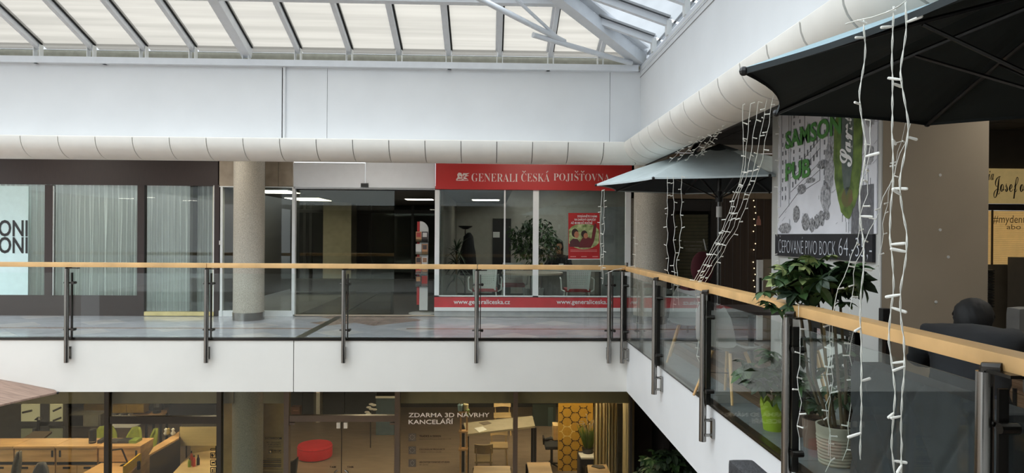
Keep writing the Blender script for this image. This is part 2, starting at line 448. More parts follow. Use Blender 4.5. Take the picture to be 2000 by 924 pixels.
struct('eave_frame', MB().box(XL, XF + .2, YF + .13, YF + .17, e0 - .03, e1), alu, sk)
struct('eave_frame', MB().box(XF + .13, XF + .17, YN, YF + .15, e0 - .03, e1), alu, sk)
struct('eave_gasket', MB().box(XL, XF + .2, YF + .12, YF + .17, e1, e1 + .025), gap, sk)
struct('eave_gasket', MB().box(XF + .12, XF + .17, YN, YF + .15, e1, e1 + .025), gap, sk)
# posts under the eave beam
for px in (72, 876, 205, 1068):
    x = PX(px, YF)
    struct('eave_post', MB().box(x - .025, x + .025, YF - .06, YF, ZT, zb0), alu, sk)
TT = 1.5
xs = [PX(px, YF, 115) for px in (1172, 1075, 976, 877, 780, 683, 583, 482, 378, 282, 180, 76)]
stp = (xs[0] - xs[-1]) / 11
while len(xs) < 16: xs.append(xs[-1] - stp)
for i, x in enumerate(xs):
    tend = min(TT, XF - x)            # jack rafters die into the hip
    t0 = -.02
    big = i == 7
    h = .2 if big else .11
    p0, p1 = bk(x, t0, -.0 if not big else -.07), bk(x, tend, 0 if not big else -.07)
    beam(p0, p1, .13 if big else .055, h, alu)
    beam(bk(x + (.075 if big else .04), t0, .07), bk(x + (.075 if big else .04), tend, .07), .02, .05, gap, 'gasket')
    beam(bk(x - .01, t0, .08), bk(x - .01, tend, .08), .10, .03, alu, 'glazing_cap')
    struct('rafter_foot', MB().box(x - .045, x - .035, YF - .06, YF + .03, zb1, ZE + .06), frost, sk)
    struct('rafter_foot', MB().box(x + .035, x + .045, YF - .06, YF + .03, zb1, ZE + .06), frost, sk)
ys = [P(px, py, X=XF).y for px, py in ((1267, 95), (1300, 62), (1337, 22))]
stp2 = .76; y = 9.03; yl = []
while y > YN + .5: yl.append(y); y -= stp2
for i, y in enumerate(yl):
    tend = min(TT, YF - y)
    beam(rt(y, -.02), rt(y, tend), .07, .11, alu)
    beam(rt(y, -.02, .09), rt(y, tend, .09), .14, .03, alu, 'glazing_cap')
    for q in (-.075, .075): beam(rt(y + q, -.02, .085), rt(y + q, tend, .085), .012, .03, gap, 'gasket')
    struct('rafter_foot', MB().box(XF - .03, XF + .03, y - .05, y + .05, zb1, ZE + .06), frost, sk)
# hip
hp = lambda t, dz=0: Vector((XF - .02 - t, YF - .02 - t, ZE + TP * t + dz))
beam(hp(-.02, -.10), hp(TT, -.10), .16, .24, alu, 'hip_beam')
beam(hp(0, .12), hp(TT, .12), .30, .03, alu, 'glazing_cap')
# ring purlins
pt = 1.2
struct('purlin', MB().box(XL, XF - pt + .02, YF - .02 - pt - .06, YF - .02 - pt + .06, ZE + TP * pt - .07, ZE + TP * pt + .07), alu, sk)
pt2 = 1.46
struct('purlin', MB().box(XL, XF - pt2, YF - .02 - pt2 - .05, YF - .02 - pt2 + .05, ZE + TP * pt2 - .04, ZE + TP * pt2 + .06), alu, sk)
struct('purlin', MB().box(XF - pt2 - .05, XF - pt2 + .05, YN, YF - pt2, ZE + TP * pt2 - .04, ZE + TP * pt2 + .06), alu, sk)
# panes, one by one
def pane(pts, m_):
    n_ = (Vector(pts[1]) - Vector(pts[0])).cross(Vector(pts[2]) - Vector(pts[0])).normalized()
    struct('pane', MB().face(pts) and None or None, m_, sk) if False else None
    mb = MB(); mb.face(pts); obj('pane', mb, m_, sk)
edges = [XF] + xs
for a0, a1 in zip(edges, edges[1:]):
    x1_, x0_ = a0 - .03, a1 + .03
    segs = ((-.14, pt), (pt + .0, TT))
    for ta, tb in segs:
        # clip against the hip: allowed t <= XF - x
        q = clip([(x0_, ta), (x1_, ta), (x1_, tb), (x0_, tb)], -99, 99, -99, 99)
        poly = [(x0_, ta), (x1_, ta), (x1_, min(tb, max(XF - x1_, ta))), (x0_, min(tb, max(XF - x0_, ta)))]
        if XF - x0_ <= ta: continue
        if tb > XF - x1_ and tb < XF - x0_ : poly = [(x0_, ta), (max(x0_, min(x1_, XF - ta)), ta), (max(x0_, min(x1_, XF - ta)), max(ta, XF - min(x1_, XF - ta))), (XF - tb, tb), (x0_, tb)]
        pp_ = []
        for x, t in poly:
            v = bk(x, t, .085)
            if not pp_ or (v - pp_[-1]).length > 1e-3: pp_.append(v)
        if len(pp_) > 2 and (pp_[0] - pp_[-1]).length < 1e-3: pp_.pop()
        if len(pp_) > 2: pane(pp_, sky_pane)
edges = [YF] + yl
for a0, a1 in zip(edges, edges[1:]):
    y1_, y0_ = a0 - .04, a1 + .04
    poly = [(y0_, -.14), (y1_, -.14), (y1_, min(TT, YF - y1_)), (y0_, min(TT, YF - y0_))]
    if YF - y1_ < TT < YF - y0_: poly.insert(3, (YF - TT, TT))
    pane([rt(y, t, .085) for y, t in poly], sky_side)
# flat top lantern
zt = ZE + TP * TT + .1
for i in range(8):
    for j in range(5):
        x0_ = XF - TT - 10.67 + i * 8 / 6; y0_ = YN + j * (YF - TT - YN) / 5
        pane([(x0_, y0_, zt), (x0_ + 8 / 6 - .08, y0_, zt), (x0_ + 8 / 6 - .08, y0_ + (YF - TT - YN) / 5 - .08, zt), (x0_, y0_ + (YF - TT - YN) / 5 - .08, zt)], sky_clear)
struct('top_grid', MB().box(XF - TT - 12, XF - TT, YF - TT - .08, YF - TT, zt - .1, zt), alu, sk)
# white tubes of the corner truss
def tp(px, py, Y): return P(px, py, Y=Y)
tr = thing('corner_truss', 'white round steel tubes bracing the skylight corner', 'truss', tp(1040, 68, 8.6))
A0 = Vector((XF - .16, YF - .12, ZE - .10)); A1 = tp(1041, 68, 8.85)
obj('tube', MB().tube([A0, A1], .036, 14), alu, tr, smooth='auto')
obj('tube', MB().tube([A0 + (A1 - A0) * .7 + Vector((0, 0, .03)), tp(930, -6, 8.1)], .036, 14), alu, tr, smooth='auto')
obj('tie_rod', MB().tube([A0 + (A1 - A0) * .72 + Vector((0, 0, .02)), tp(1003, -6, 8.4)], .022, 12), alu, tr, smooth='auto')
# near side of the building, behind the camera
back = mat('near_side_wall', (206, 204, 198), .8)
struct('wall_near', MB().box(XL, XR, YN - .1, YN, ZL, ZC + 3), back)
struct('wall_near_shops', MB().box(XL, XR, YN, YN + .1, 0, 2.6), mat('near_shop_fronts', (92, 86, 80), .8))
struct('wall_left', MB().box(-16.6, -16.5, YN, 20, ZL, ZC), back)
struct('ceiling_near', MB().box(XL, XF, YN, -.8, ZC, ZC + .1), lceil)
struct('wall_near_fascia', MB().box(XL, XF, -.8, -.72, 2.5, 5.2), white)
struct('wall_left_fascia', MB().box(XL + .0, XL + .1, YN, YF, 2.6, 5.2), white)
struct('wall_right', MB().box(XR, XR + .1, YN, 20, ZL, ZC + .1), back)
struct('floor_near', MB().box(XL, XS, YN, 2.0, ZB, 0), mat('near_tiles', (190, 188, 184), .4))
struct('floor_lower', MB().box(-16.5, XR, YN, 22, ZL - .1, ZL), mat('lower_floor', (128, 112, 96), .45, var=.06, scale=2))
# ================================================================== shop fronts of the back gallery
def X(px, Y=YW): return PX(px, Y)
def Z(py, Y=YW, px=700): return P(px, py, Y=Y).z
def wbox(mb, px0, px1, py0, py1, Y0=YW, Y1=YW + .06, pxr=None):
    mb.box(X(px0, Y0), X(px1, Y0), Y0, Y1, Z(py0, Y0, (px0 + px1) / 2), Z(py1, Y0, (px0 + px1) / 2)); return mb
# --- left shop, dark brown
ls = root('wall_left_shop')
struct('header_board', wbox(MB(), -60, 425, 300, 361), brown, ls)
struct('lower_board', wbox(MB(), -60, 281, 577, 618), brown, ls)
for a, b_ in ((87, 102), (268, 282), (418, 428)):
    struct('mullion', wbox(MB(), a, b_, 361, 618 if a > 200 else 577, YW - .01, YW + .08), brown, ls)
struct('reveal_line', wbox(MB(), 281.5, 283, 362, 612, YW - .012, YW), gap, ls)
struct('reveal_line', wbox(MB(), 416, 418, 362, 612, YW - .012, YW), frost, ls)
brass = mat('brass_sill', (214, 196, 140), .3, metal=.4)
curt = sheer('net_curtain', (244, 246, 244), .62, .2, vertical=True)
def curtain(px0, px1, py0, py1, label, Y=YW + .30, amp=.085, seed=1, gather=0):
    rnd = random.Random(seed); x0, x1 = X(px0, Y), X(px1, Y); z0, z1 = Z(py1, Y, px0), Z(py0, Y, px0); n = int((x1 - x0) / .014); m = MB(); rows = 12; vv = []
    ph = [(rnd.uniform(24, 80), rnd.uniform(0, 6.3), rnd.uniform(.3, 1)) for _ in range(5)]
    for j in range(rows + 1):
        f = j / rows; row = []
        for i in range(n + 1):
            u = i / n; x = x0 + (x1 - x0) * u
            am = amp * (.25 + .75 * min(1, f * 1.6))
            q = sum(w_ * math.sin(k_ * (x + .006 * math.sin(2 * f + p_)) + p_) for k_, p_, w_ in ph) / 2.2
            q = max(-1, min(1, q))
            row.append(m.b.verts.new((x + .003 * math.sin(9 * f + 7 * u), Y + am * q, z1 + (z0 - z1) * f)))
        vv.append(row)
    for j in range(rows):
        for i in range(n): m.b.faces.new((vv[j][i], vv[j][i + 1], vv[j + 1][i + 1], vv[j + 1][i]))
    t = thing('curtain', label, 'curtain', (x0, Y, 0), group='net curtains of the brown shop front')
    obj('cloth', m, curt, t, smooth=True)
    obj('curtain_rail', MB().box(x0, x1, Y - .02, Y + .02, z1, z1 + .04), frost, t)
curtain(-60, 90, 358, 580, 'white net curtain behind the big black letters', seed=3)
curtain(98, 272, 358, 580, 'wide white net curtain in the middle brown framed window', seed=5)
curtain(280, 421, 358, 610, 'floor length white net curtain behind the brown glass door', seed=9)
w1 = root('window_1'); struct('pane', wbox(MB(), -60, 87, 362, 577, YW + .02, YW + .03), glass, w1)
w2 = root('window_2'); struct('pane', wbox(MB(), 102, 268, 363, 577, YW + .02, YW + .03), glass, w2)
struct('frame_edge', wbox(MB(), 102, 104, 363, 577, YW, YW + .03).b and wbox(MB(), 102, 104, 363, 577, YW, YW + .03), frost, w2)
d1 = root('door_1'); struct('pane', wbox(MB(), 283, 417, 365, 608, YW + .02, YW + .03), glass, d1)
struct('sill', wbox(MB(), 282, 418, 609, 617, YW - .03, YW + .06), brass, d1)
struct('door_edge', wbox(MB(), 415.5, 417, 365, 608, YW - .0, YW + .03), brass, d1)
# dim room behind the curtains
struct('wall_left_shop_back', MB().box(-13, X(428), YW + 1.2, YW + 1.3, 0, ZC), mat('curtain_room', (120, 122, 118), .9))
struct('wall_left_shop_side', MB().box(X(429), X(431), YW + .1, YW + 1.2, 0, ZC), brown)
lb = thing('poster', 'pale blue window poster with big black letters ONI twice', 'poster', (X(-60), YW + .01, Z(577)))
obj('sheet', wbox(MB(), -60, 55, 363, 576, YW + .008, YW + .016), mat('pale_blue_paper', (204, 228, 228), .6, var=.02), lb)
for py in (495, 462 - .5):
    pass
o = P(-76, 459, Y=YW + .005)
for y0_, y1_ in ((430, 462), (463, 495)):
    text('lettering', 'ONI', P(-3, y1_, Y=YW + .005), UX, UZ, X(54) - X(-3), Z(y0_) - Z(y1_), black, lb, offset=.018)
# ceiling lamps reflected / behind the middle window are real strips on the near gallery ceiling (see lamps)
# --- stone header and glass by the round column
sh = root('wall_column_bay')
for a, b_, in ((427, 456), (517, 543), (543, 572)):
    struct('tile', wbox(MB(), a + .5, b_ - .5, 300, 364), beigetile, sh)
struct('backing', wbox(MB(), 427, 572, 300, 364, YW + .05, YW + .08), gap, sh)
struct('bottom_rail', wbox(MB(), 428, 573, 607, 618, YW - .01, YW + .05), frost, sh)
struct('edge_strip', wbox(MB(), 427, 572, 364, 366, YW - .01, YW + .05), frost, sh)
for a, b_ in ((430, 434.5), (570, 576)):
    struct('post', wbox(MB(), a, b_, 365, 618, YW - .02, YW + .07), frost, sh)
w3 = root('window_3'); struct('pane', wbox(MB(), 434, 571, 366, 607, YW + .02, YW + .03), glass_d, w3)
# round granite column standing in front, one piece per storey
def column(px0, px1, base_py, label, z0, z1, Yc_, collar=True):
    Y = Yc_; cx = (PX(px0, Y) + PX(px1, Y)) / 2; r = (PX(px1, Y) - PX(px0, Y)) / 2 * .99
    t = thing('round_column', label, 'column', (cx, Y, z0)); t['kind'] = 'structure'
    obj('shaft', MB().lathe([(0, z0), (r, z0), (r, z1), (0, z1)], 48, (cx, Y, 0)), granite, t, smooth='auto')
    if collar: obj('steel_collar', MB().lathe([(r + .001, z0), (r + .006, z0), (r + .006, z0 + .13), (r + .001, z0 + .13)], 48, (cx, Y, 0)), steel, t, smooth='auto')
column(457, 516, 625, 'round speckled granite column with steel collar, left gallery', 0, ZC, 11.66)
column(1238, 1302, 625, 'round speckled granite column right of the red insurance office', 0, ZC, 11.4)
# --- entrance hall with the white mirrored header
eh = root('wall_entrance_header')
struct('header_panel', wbox(MB(), 573, 712, 318, 367, YW - .02, YW + .05), mat('gloss_white', (224, 227, 232), .12, var=.01), eh)
struct('header_panel', wbox(MB(), 713, 849, 318, 367, YW - .02, YW + .05), MATS['gloss_white'], eh)
struct('header_rail', wbox(MB(), 573, 849, 367, 370, YW - .03, YW + .05), steel, eh)
tag(obj('door_sensor', wbox(MB(), 704, 718, 358, 365, YW - .07, YW - .02), black), 'small black motion sensor under the white entrance header', 'sensor')
struct('threshold', wbox(MB(), 573, 849, 615, 617.5, YW - .02, YW + .02), mat('beige_sill', (176, 160, 142), .5), eh)
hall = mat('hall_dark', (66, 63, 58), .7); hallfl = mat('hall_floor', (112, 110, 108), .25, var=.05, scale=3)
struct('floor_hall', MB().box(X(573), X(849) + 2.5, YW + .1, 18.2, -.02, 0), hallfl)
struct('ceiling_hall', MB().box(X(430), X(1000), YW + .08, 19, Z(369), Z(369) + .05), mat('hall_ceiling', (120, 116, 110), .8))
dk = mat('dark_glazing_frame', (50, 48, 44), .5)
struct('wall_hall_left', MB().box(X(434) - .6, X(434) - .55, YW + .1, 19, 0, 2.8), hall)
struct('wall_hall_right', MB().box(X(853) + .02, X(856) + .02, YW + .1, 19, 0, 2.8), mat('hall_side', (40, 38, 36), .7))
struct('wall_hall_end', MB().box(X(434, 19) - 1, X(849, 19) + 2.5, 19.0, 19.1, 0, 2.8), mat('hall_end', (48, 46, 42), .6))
Yp = 17.4
pil = MB().box(PX(631, Yp), PX(686, Yp), Yp, Yp + .7, 0, 2.26)
struct('pillar_hall', pil, mat('hall_pillar', (206, 196, 170), .7))
struct('trim_hall_beam', MB().box(PX(600, Yp), PX(712, Yp), Yp - .1, Yp + .6, 2.26, 2.5), black)
tag(obj('low_bench', MB().box(PX(575, 17), PX(849, 17), 16.7, 17.2, .06, .34), mat('bench_dark', (58, 56, 52), .6)), 'long dark low bench inside the dim entrance hall', 'bench')
hf = root('window_4')
for px in (592, 604, 720, 803):
    struct('mullion', MB().box(PX(px, 18.6), PX(px, 18.6) + .07, 18.6, 18.68, 0, 2.7), dk, hf)
struct('transom', MB().box(PX(575, 18.6), PX(900, 18.6), 18.58, 18.66, 2.02, 2.12), dk, hf)
struct('pane', MB().box(PX(575, 18.6), PX(900, 18.6), 18.62, 18.63, 0, 2.7), glass_d, hf)
ht = thing('sliding_door', 'tinted glass sliding door leaf across the entrance hall', 'door', (X(575), YW + .14, 0)); ht['kind'] = 'structure'
obj('glass_leaf', wbox(MB(), 576, 770, 370, 615, YW + .12, YW + .13), glassmat('tinted_leaf', (214, 216, 206), .05), ht)
obj('door_rail', wbox(MB(), 573, 849, 369, 372, YW + .1, YW + .18), dsteel, ht)
for p_, q_ in (((705, 620 - 52), (751, 565)),): pass
a, b_ = P(672, 612, Z=.002), P(752, 566, Z=.002); sd = Vector((.02, 0, 0))
struct('floor_joint', MB().prism([a - sd, a + sd, b_ + sd, b_ - sd], (0, 0, .002)), gap)
a, b_ = P(765, 612, Z=.002), P(765, 566, Z=.002)
struct('floor_joint_side', MB().prism([a - sd, a + sd, b_ + sd, b_ - sd], (0, 0, .002)), gap)
lampm = mat('lamp_diffuser', (255, 250, 238), .5, emis=(255, 246, 228), estr=7)
lamps_ = mat('added_showroom_lamp', (255, 244, 220), .5, emis=(255, 228, 186), estr=30)
lampg = mat('gallery_lamp', (255, 250, 240), .5, emis=(255, 248, 236), estr=16)
lampo = mat('added_office_lamp', (255, 250, 240), .5, emis=(250, 250, 246), estr=12)
def strip_lamp(px0, px1, py0, py1, zc, label, group, st=None):
    st = st or lampm
    a = P(px0, py0, Z=zc); c_ = P(px1, py1, Z=zc)
    t = thing('ceiling_light', label, 'ceiling light', ((a.x + c_.x) / 2, (a.y + c_.y) / 2, zc), group=group)
    x0, x1 = sorted((a.x, c_.x)); y0, y1 = sorted((a.y, c_.y))
    obj('frame', MB().box(x0 - .03, x1 + .03, y0 - .03, y1 + .03, zc - .008, zc + .02), frost, t)
    obj('diffuser', MB().box(x0, x1, y0, y1, zc - .018, zc - .008), st, t)
zh = Z(369) - .01
strip_lamp(586, 622, 391, 386, zh - .0, 'square lit ceiling light inside the entrance hall', 'hall ceiling lights')
for k in range(2):  # extra lamps, out of view, added to brighten the dark hall
    t = thing('ceiling_light', 'added unseen hall light above the %s' % ('hall pillar', 'dark low bench')[k], 'ceiling light', (-1.6 + k * 1.5, 15.5, zh), group='hall ceiling lights')
    obj('diffuser', MB().box(-1.9 + k * 1.5, -1.3 + k * 1.5, 15.3, 15.7, zh + .0, zh + .008), lampm, t); obj('frame', MB().box(-1.93 + k * 1.5, -1.27 + k * 1.5, 15.27, 15.73, zh + .008, zh + .014), frost, t)
strip_lamp(521, 561, 376, 371, zh - .0, 'lit ceiling light seen through the glass right of the granite column', 'hall ceiling lights')
tag(obj('wall_note', wbox(MB(), 428, 431, 470, 478, YW - .03, YW - .02), whitep), 'tiny white plate on the frame left of the granite column', 'plate')
# bench / planter boxes seen in the hall
# --- brochure stand
Yb = 12.62
bs = thing('brochure_stand', 'white and red arched brochure stand at the entrance', 'display stand', (PX(829, Yb), Yb, 0))
def bz(py): return P(828, py, Y=Yb).z
pts = [(PX(820, Yb), bz(606)), (PX(836, Yb), bz(606)), (PX(837, Yb), bz(470))]
cxs, czs, rs = PX(820, Yb), bz(450), PX(837, Yb) - PX(820, Yb)
for q in range(0, 91, 15): pts.append((cxs + rs * math.cos(R(q)), czs + (bz(432) - czs) * math.sin(R(q))))
obj('panel', MB().prism([(x, Yb - .02, z) for x, z in pts], (0, .04, 0)), whitep, bs)
obj('red_side', MB().box(PX(815, Yb), PX(820, Yb), Yb - .03, Yb + .12, bz(595), bz(433)), red, bs)
obj('base', MB().lathe([(0, 0), (.26, 0), (.26, .012), (0, .016)], 32, (PX(827, Yb), Yb, 0)), whitep, bs, smooth='auto')
bc = [mat('brochure_%s' % n_, c_, .5) for n_, c_ in (('orange', (190, 140, 100)), ('red', (170, 60, 55)), ('pale', (214, 210, 205)), ('dark', (70, 60, 60)), ('tan', (160, 120, 90)))]
k = 0
for py in (462, 486, 511, 530, 548):
    h = 8 if py == 530 else 19
    obj('rack', MB().box(PX(813, Yb), PX(837, Yb), Yb - .09, Yb - .02, bz(py + h / 2 + 2), bz(py + h / 2)).box(PX(813, Yb), PX(837, Yb), Yb - .092, Yb - .088, bz(py + h / 2 + 2), bz(py + h / 2 - 4)), glassmat('clear_acrylic', (225, 230, 230), .08), bs)
    for j in range(2):
        b0 = obj('brochure', MB().box(PX(813 + j * 12, Yb), PX(824 + j * 12, Yb), Yb - .075, Yb - .06, bz(py + h / 2 + 1), bz(py - h / 2)), bc[(k * 2 + j * 3) % 5], local=False)
        tag(b0, 'leaflet %s of the %s rack of the brochure stand' % (('left', 'right')[j], ('topmost', 'second', 'third', 'fourth', 'lowest')[k]), 'brochure', 'leaflets in the brochure stand')
        obj('cover_print', MB().box(PX(814.5 + j * 12, Yb), PX(822.5 + j * 12, Yb), Yb - .077, Yb - .0755, bz(py + 1), bz(py - h / 2 + 2)), bc[(k + j + 1) % 5], b0)
    k += 1
# --- insurance office front
io = root('wall_insurance_front')
struct('header_board', wbox(MB(), 850, 1233, 321, 371, YW - .06, YW + .05), red, io)
struct('red_band', wbox(MB(), 849, 1233, 580, 601, YW - .02, YW + .04), mat('band_red', (196, 60, 66), .35), io)
struct('plinth', wbox(MB(), 849, 1233, 601, 608, YW - .03, YW + .04), frost, io)
struct('plinth', wbox(MB(), 849, 1233, 608, 619, YW - .0, YW + .04), mat('plinth_grey', (176, 176, 174), .4), io)
for a, b_ in ((849, 858), (1041, 1052), (1222, 1232)):
    struct('frame_post', wbox(MB(), a, b_, 371, 580, YW - .02, YW + .07), frost, io)
struct('frame_post', wbox(MB(), 984, 987, 371, 580, YW - .01, YW + .05), frost, io)
struct('frame_post', wbox(MB(), 858, 860.5, 371, 580, YW + .03, YW + .09), steel, io)
struct('frame_rail', wbox(MB(), 849, 1232, 578, 581, YW - .02, YW + .07), frost, io)
w5 = root('window_5')
for a, b_ in ((858, 984), (987, 1041), (1052, 1222)):
    struct('pane', wbox(MB(), a, b_, 371, 579, YW + .02, YW + .03), glass, w5)
# header lettering in serif capitals
sg = thing('shop_sign', 'white serif lettering with a lion emblem on the red header', 'sign', (X(1040), YW - .07, Z(357)))
def serif(s_): return ''.join(chr(0x1D400 + ord(c) - 65) if 'A' <= c <= 'Z' else c for c in s_)
signw = mat('sign_white', (228, 214, 208), .5)
def word(s_, px0, px1, py0=338.5, py1=354.5):
    text('lettering', serif(s_), P(px0, py1, Y=YW - .065), UX, UZ, X(px1) - X(px0), Z(py0) - Z(py1), signw, sg, offset=-.012)
word('GENERALI', 921, 1011); word('CESKA', 1018, 1073); word('POJISTOVNA', 1081, 1190)
def mark(pts, px=None, r_=.9):
    m = MB()
    q = [P(a, b_, Y=YW - .067) for a, b_ in pts]
    m.tube(q, .008, 5); obj('accent', m, signw, sg)
mark([(1020.5, 334), (1023.5, 337), (1026.5, 334)])
mark([(1067, 337.5), (1070.5, 334)])
mark([(1123, 334), (1126, 337), (1129, 334)]); mark([(1135, 334), (1138, 337), (1141, 334)])
# winged lion emblem: plain outline of wing, body, head and book
def flat(pts, Y, d=.006): return MB().prism([P(a, b_, Y=Y) for a, b_ in pts], (0, -d, 0))
obj('emblem', flat([(891, 353), (891, 350), (894, 346), (893, 341), (896, 337), (901, 338), (903, 342), (905, 338), (910, 338.5), (917, 338), (911, 342), (916, 343), (908, 346), (913, 349), (915, 353)], YW - .062), signw, sg)
for q in ([(897, 344), (901, 346)], [(904, 343), (904, 350)], [(908, 342), (906, 345)], [(894, 351), (902, 350)], [(906, 351), (913, 351)]):
    obj('emblem_line', MB().tube([P(a, b_, Y=YW - .07) for a, b_ in q], .008, 5), red, sg)
for px0, px1 in ((886, 996), (1087, 1197)):
    text('lettering', 'www.generaliceska.cz', P(px0, 596.5, Y=YW - .022), UX, UZ, X(px1) - X(px0), Z(585) - Z(596.5), frost, io, offset=.012)
# --- office interior
ow = mat('office_wall', (160, 157, 148), .8, var=.03); of = mat('office_floor', (104, 104, 104), .5, var=.05)
Yo = 17.0; x0o, x1o = X(856) + .03, X(1232) + .0
struct('floor_office', MB().box(x0o, x1o + 1.5, YW + .1, Yo, -.02, .0), of)
struct('wall_office_back', MB().box(x0o, x1o + 1.5, Yo, Yo + .1, 0, 2.8), ow)
struct('wall_office_right', MB().box(x1o + 1.5, x1o + 1.6, YW + .1, Yo, 0, 2.8), ow)
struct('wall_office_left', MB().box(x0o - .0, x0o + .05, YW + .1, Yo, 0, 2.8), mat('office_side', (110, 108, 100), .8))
struct('ceiling_office', MB().box(x0o, x1o + 1.5, YW + .05, Yo, 2.65, 2.7), mat('office_ceiling', (100, 100, 98), .8))
struct('door_2', MB().box(PX(962, Yo), PX(998, Yo), Yo - .03, Yo, 0, P(980, 427, Y=Yo).z), mat('office_door', (30, 30, 30), .5))
tag(obj('paper_notice', MB().box(PX(963, Yo - .1), PX(976, Yo - .1), Yo - .05, Yo - .045, P(970, 464, Y=Yo).z, P(970, 453, Y=Yo).z), whitep), 'white paper notice on the dark office door', 'notice')
struct('partition_office', MB().box(PX(1176, 13.6), PX(1222, 13.6), 13.6, 13.66, 0, P(1200, 404, Y=13.6).z), mat('frosted_panel', (150, 156, 156), .4))
for k, (x, y) in enumerate(((X(940), 13.6), (X(1120), 13.6), (X(960), 15.6), (X(1140), 15.6))):  # lamps added behind the header, out of view, to lift the dark office
    t = thing('ceiling_light', 'added unseen office light above the %s' % ('spiky dragon plant', 'red poster', 'coat stand', 'person at the office desk')[k], 'ceiling light', (x, y, 2.6), group='added insurance office lights')
    obj('frame', MB().box(x - .33, x + .33, y - .33, y + .33, 2.63, 2.65), frost, t); obj('diffuser', MB().box(x - .3, x + .3, y - .3, y + .3, 2.615, 2.63), lampo, t)
# coat stand
cs = thing('coat_stand', 'black coat stand with dark coat hanging in the office', 'coat stand', (PX(909, 14.2), 14.2, 0))
cx = PX(909, 14.2); zt_ = P(909, 445, Y=14.2).z
obj('pole', MB().tube([(cx, 14.2, 0), (cx, 14.2, zt_)], .018, 8), steel, cs)
obj('hook_ring', MB().lathe([(.05, zt_ - .03), (.14, zt_ + .02), (.15, zt_ + .04), (.05, zt_)], 16, (cx, 14.2, 0)), black, cs)
obj('base', MB().lathe([(0, 0), (.2, 0), (.2, .02), (0, .03)], 20, (cx, 14.2, 0)), black, cs)
ct = MB().lathe([(.03, 1.5), (.09, 1.42), (.15, 1.1), (.17, .75), (.16, .62), (.02, .64)], 14, (cx + .06, 14.15, 0))
for v in ct.b.verts: v.co.x += .02 * math.sin(v.co.z * 9 + v.co.y * 40)
tag(obj('coat', ct, blackm, smooth=True), 'black coat hanging on the office coat stand', 'coat')
# round table
Yt = 13.3; cx = PX(1040, Yt)
rtb = thing('round_table', 'round pale wooden meeting table in the office window', 'table', (cx, Yt, 0))
obj('top', MB().lathe([(0, .70), (.60, .70), (.60, .735), (0, .735)], 40, (cx, Yt, 0)), mat('pale_top', (188, 180, 164), .4), rtb, smooth='auto')
obj('column_leg', MB().tube([(cx, Yt, .02), (cx, Yt, .70)], .04, 12), steel, rtb)
obj('base', MB().lathe([(0, 0), (.3, 0), (.3, .02), (0, .035)], 28, (cx, Yt, 0)), steel, rtb)
# desk behind
Yd = 14.6
dsk = thing('office_desk', 'white office desk behind the round table', 'desk', (PX(1110, Yd), Yd, 0))
obj('top', MB().box(PX(1050, Yd), PX(1175, Yd), Yd - .35, Yd + .35, .70, .74), whitep, dsk)
obj('modesty_panel', MB().box(PX(1056, Yd), PX(1110, Yd), Yd - .3, Yd - .27, .1, .70), mat('desk_grey', (130, 128, 122), .5), dsk)
for px in (1056, 1168): obj('leg', MB().box(PX(px, Yd) - .02, PX(px, Yd) + .02, Yd - .3, Yd + .3, 0, .70), steel, dsk)
tag(obj('desk_phone', MB().box(PX(1062, Yd), PX(1078, Yd), Yd - .2, Yd, .74, .78), black), 'black telephone on the white office desk', 'telephone')
tag(obj('paper_cup', MB().lathe([(0, .74), (.04, .74), (.05, .86), (.0, .86)], 14, (PX(1094, Yd), Yd - .25, 0)), whitep, smooth='auto'), 'white cup on the office desk in front of the seated person', 'cup')
tag(obj('tray', MB().box(PX(1052, Yd), PX(1060, Yd), Yd - .1, Yd + .1, .74, .86), mat('yellow_file', (190, 170, 90), .6)), 'yellow file box at the left end of the office desk', 'file box')
# mesh backed chairs: perforated white backrest, red seat, white armrests
def perforated(w_, h_, m_):
    m = MB(); nx, nz = 12, 13
    for i in range(nx):
        for j in range(nz):
            u0, u1, v0, v1 = i / nx, (i + 1) / nx, j / nz, (j + 1) / nz
            hole = 1 <= i < nx - 1 and 2 <= j < nz - 1 and ((i - 5.5) ** 2 / 30 + (j - 8) ** 2 / 36 < 1.0)
            def V(u, v):
                ww = w_ * (1 - .12 * (1 - v)) * (1 - .10 * max(0, v - .85) / .15); return ((u - .5) * ww, .06 * (1 - (2 * u - 1) ** 2) - .10 * v, v * h_)
            if not hole: m.face([V(u0, v0), V(u1, v0), V(u1, v1), V(u0, v1)])
            else:
                e = .22; off = .5 * (j % 2)
                um, vm = (u0 + u1) / 2, (v0 + v1) / 2
                inn = [(um - e / nx, vm - e / nz), (um + e / nx, vm - e / nz), (um + e / nx, vm + e / nz), (um - e / nx, vm + e / nz)]
                out = [(u0, v0), (u1, v0), (u1, v1), (u0, v1)]
                for k in range(4): m.face([V(*out[k]), V(*out[(k + 1) % 4]), V(*inn[(k + 1) % 4]), V(*inn[k])])
    bmesh.ops.remove_doubles(m.b, verts=m.b.verts, dist=1e-4)
    bmesh.ops.recalc_face_normals(m.b, faces=m.b.faces)
    bmesh.ops.solidify(m.b, geom=m.b.faces[:], thickness=.012)
    return m
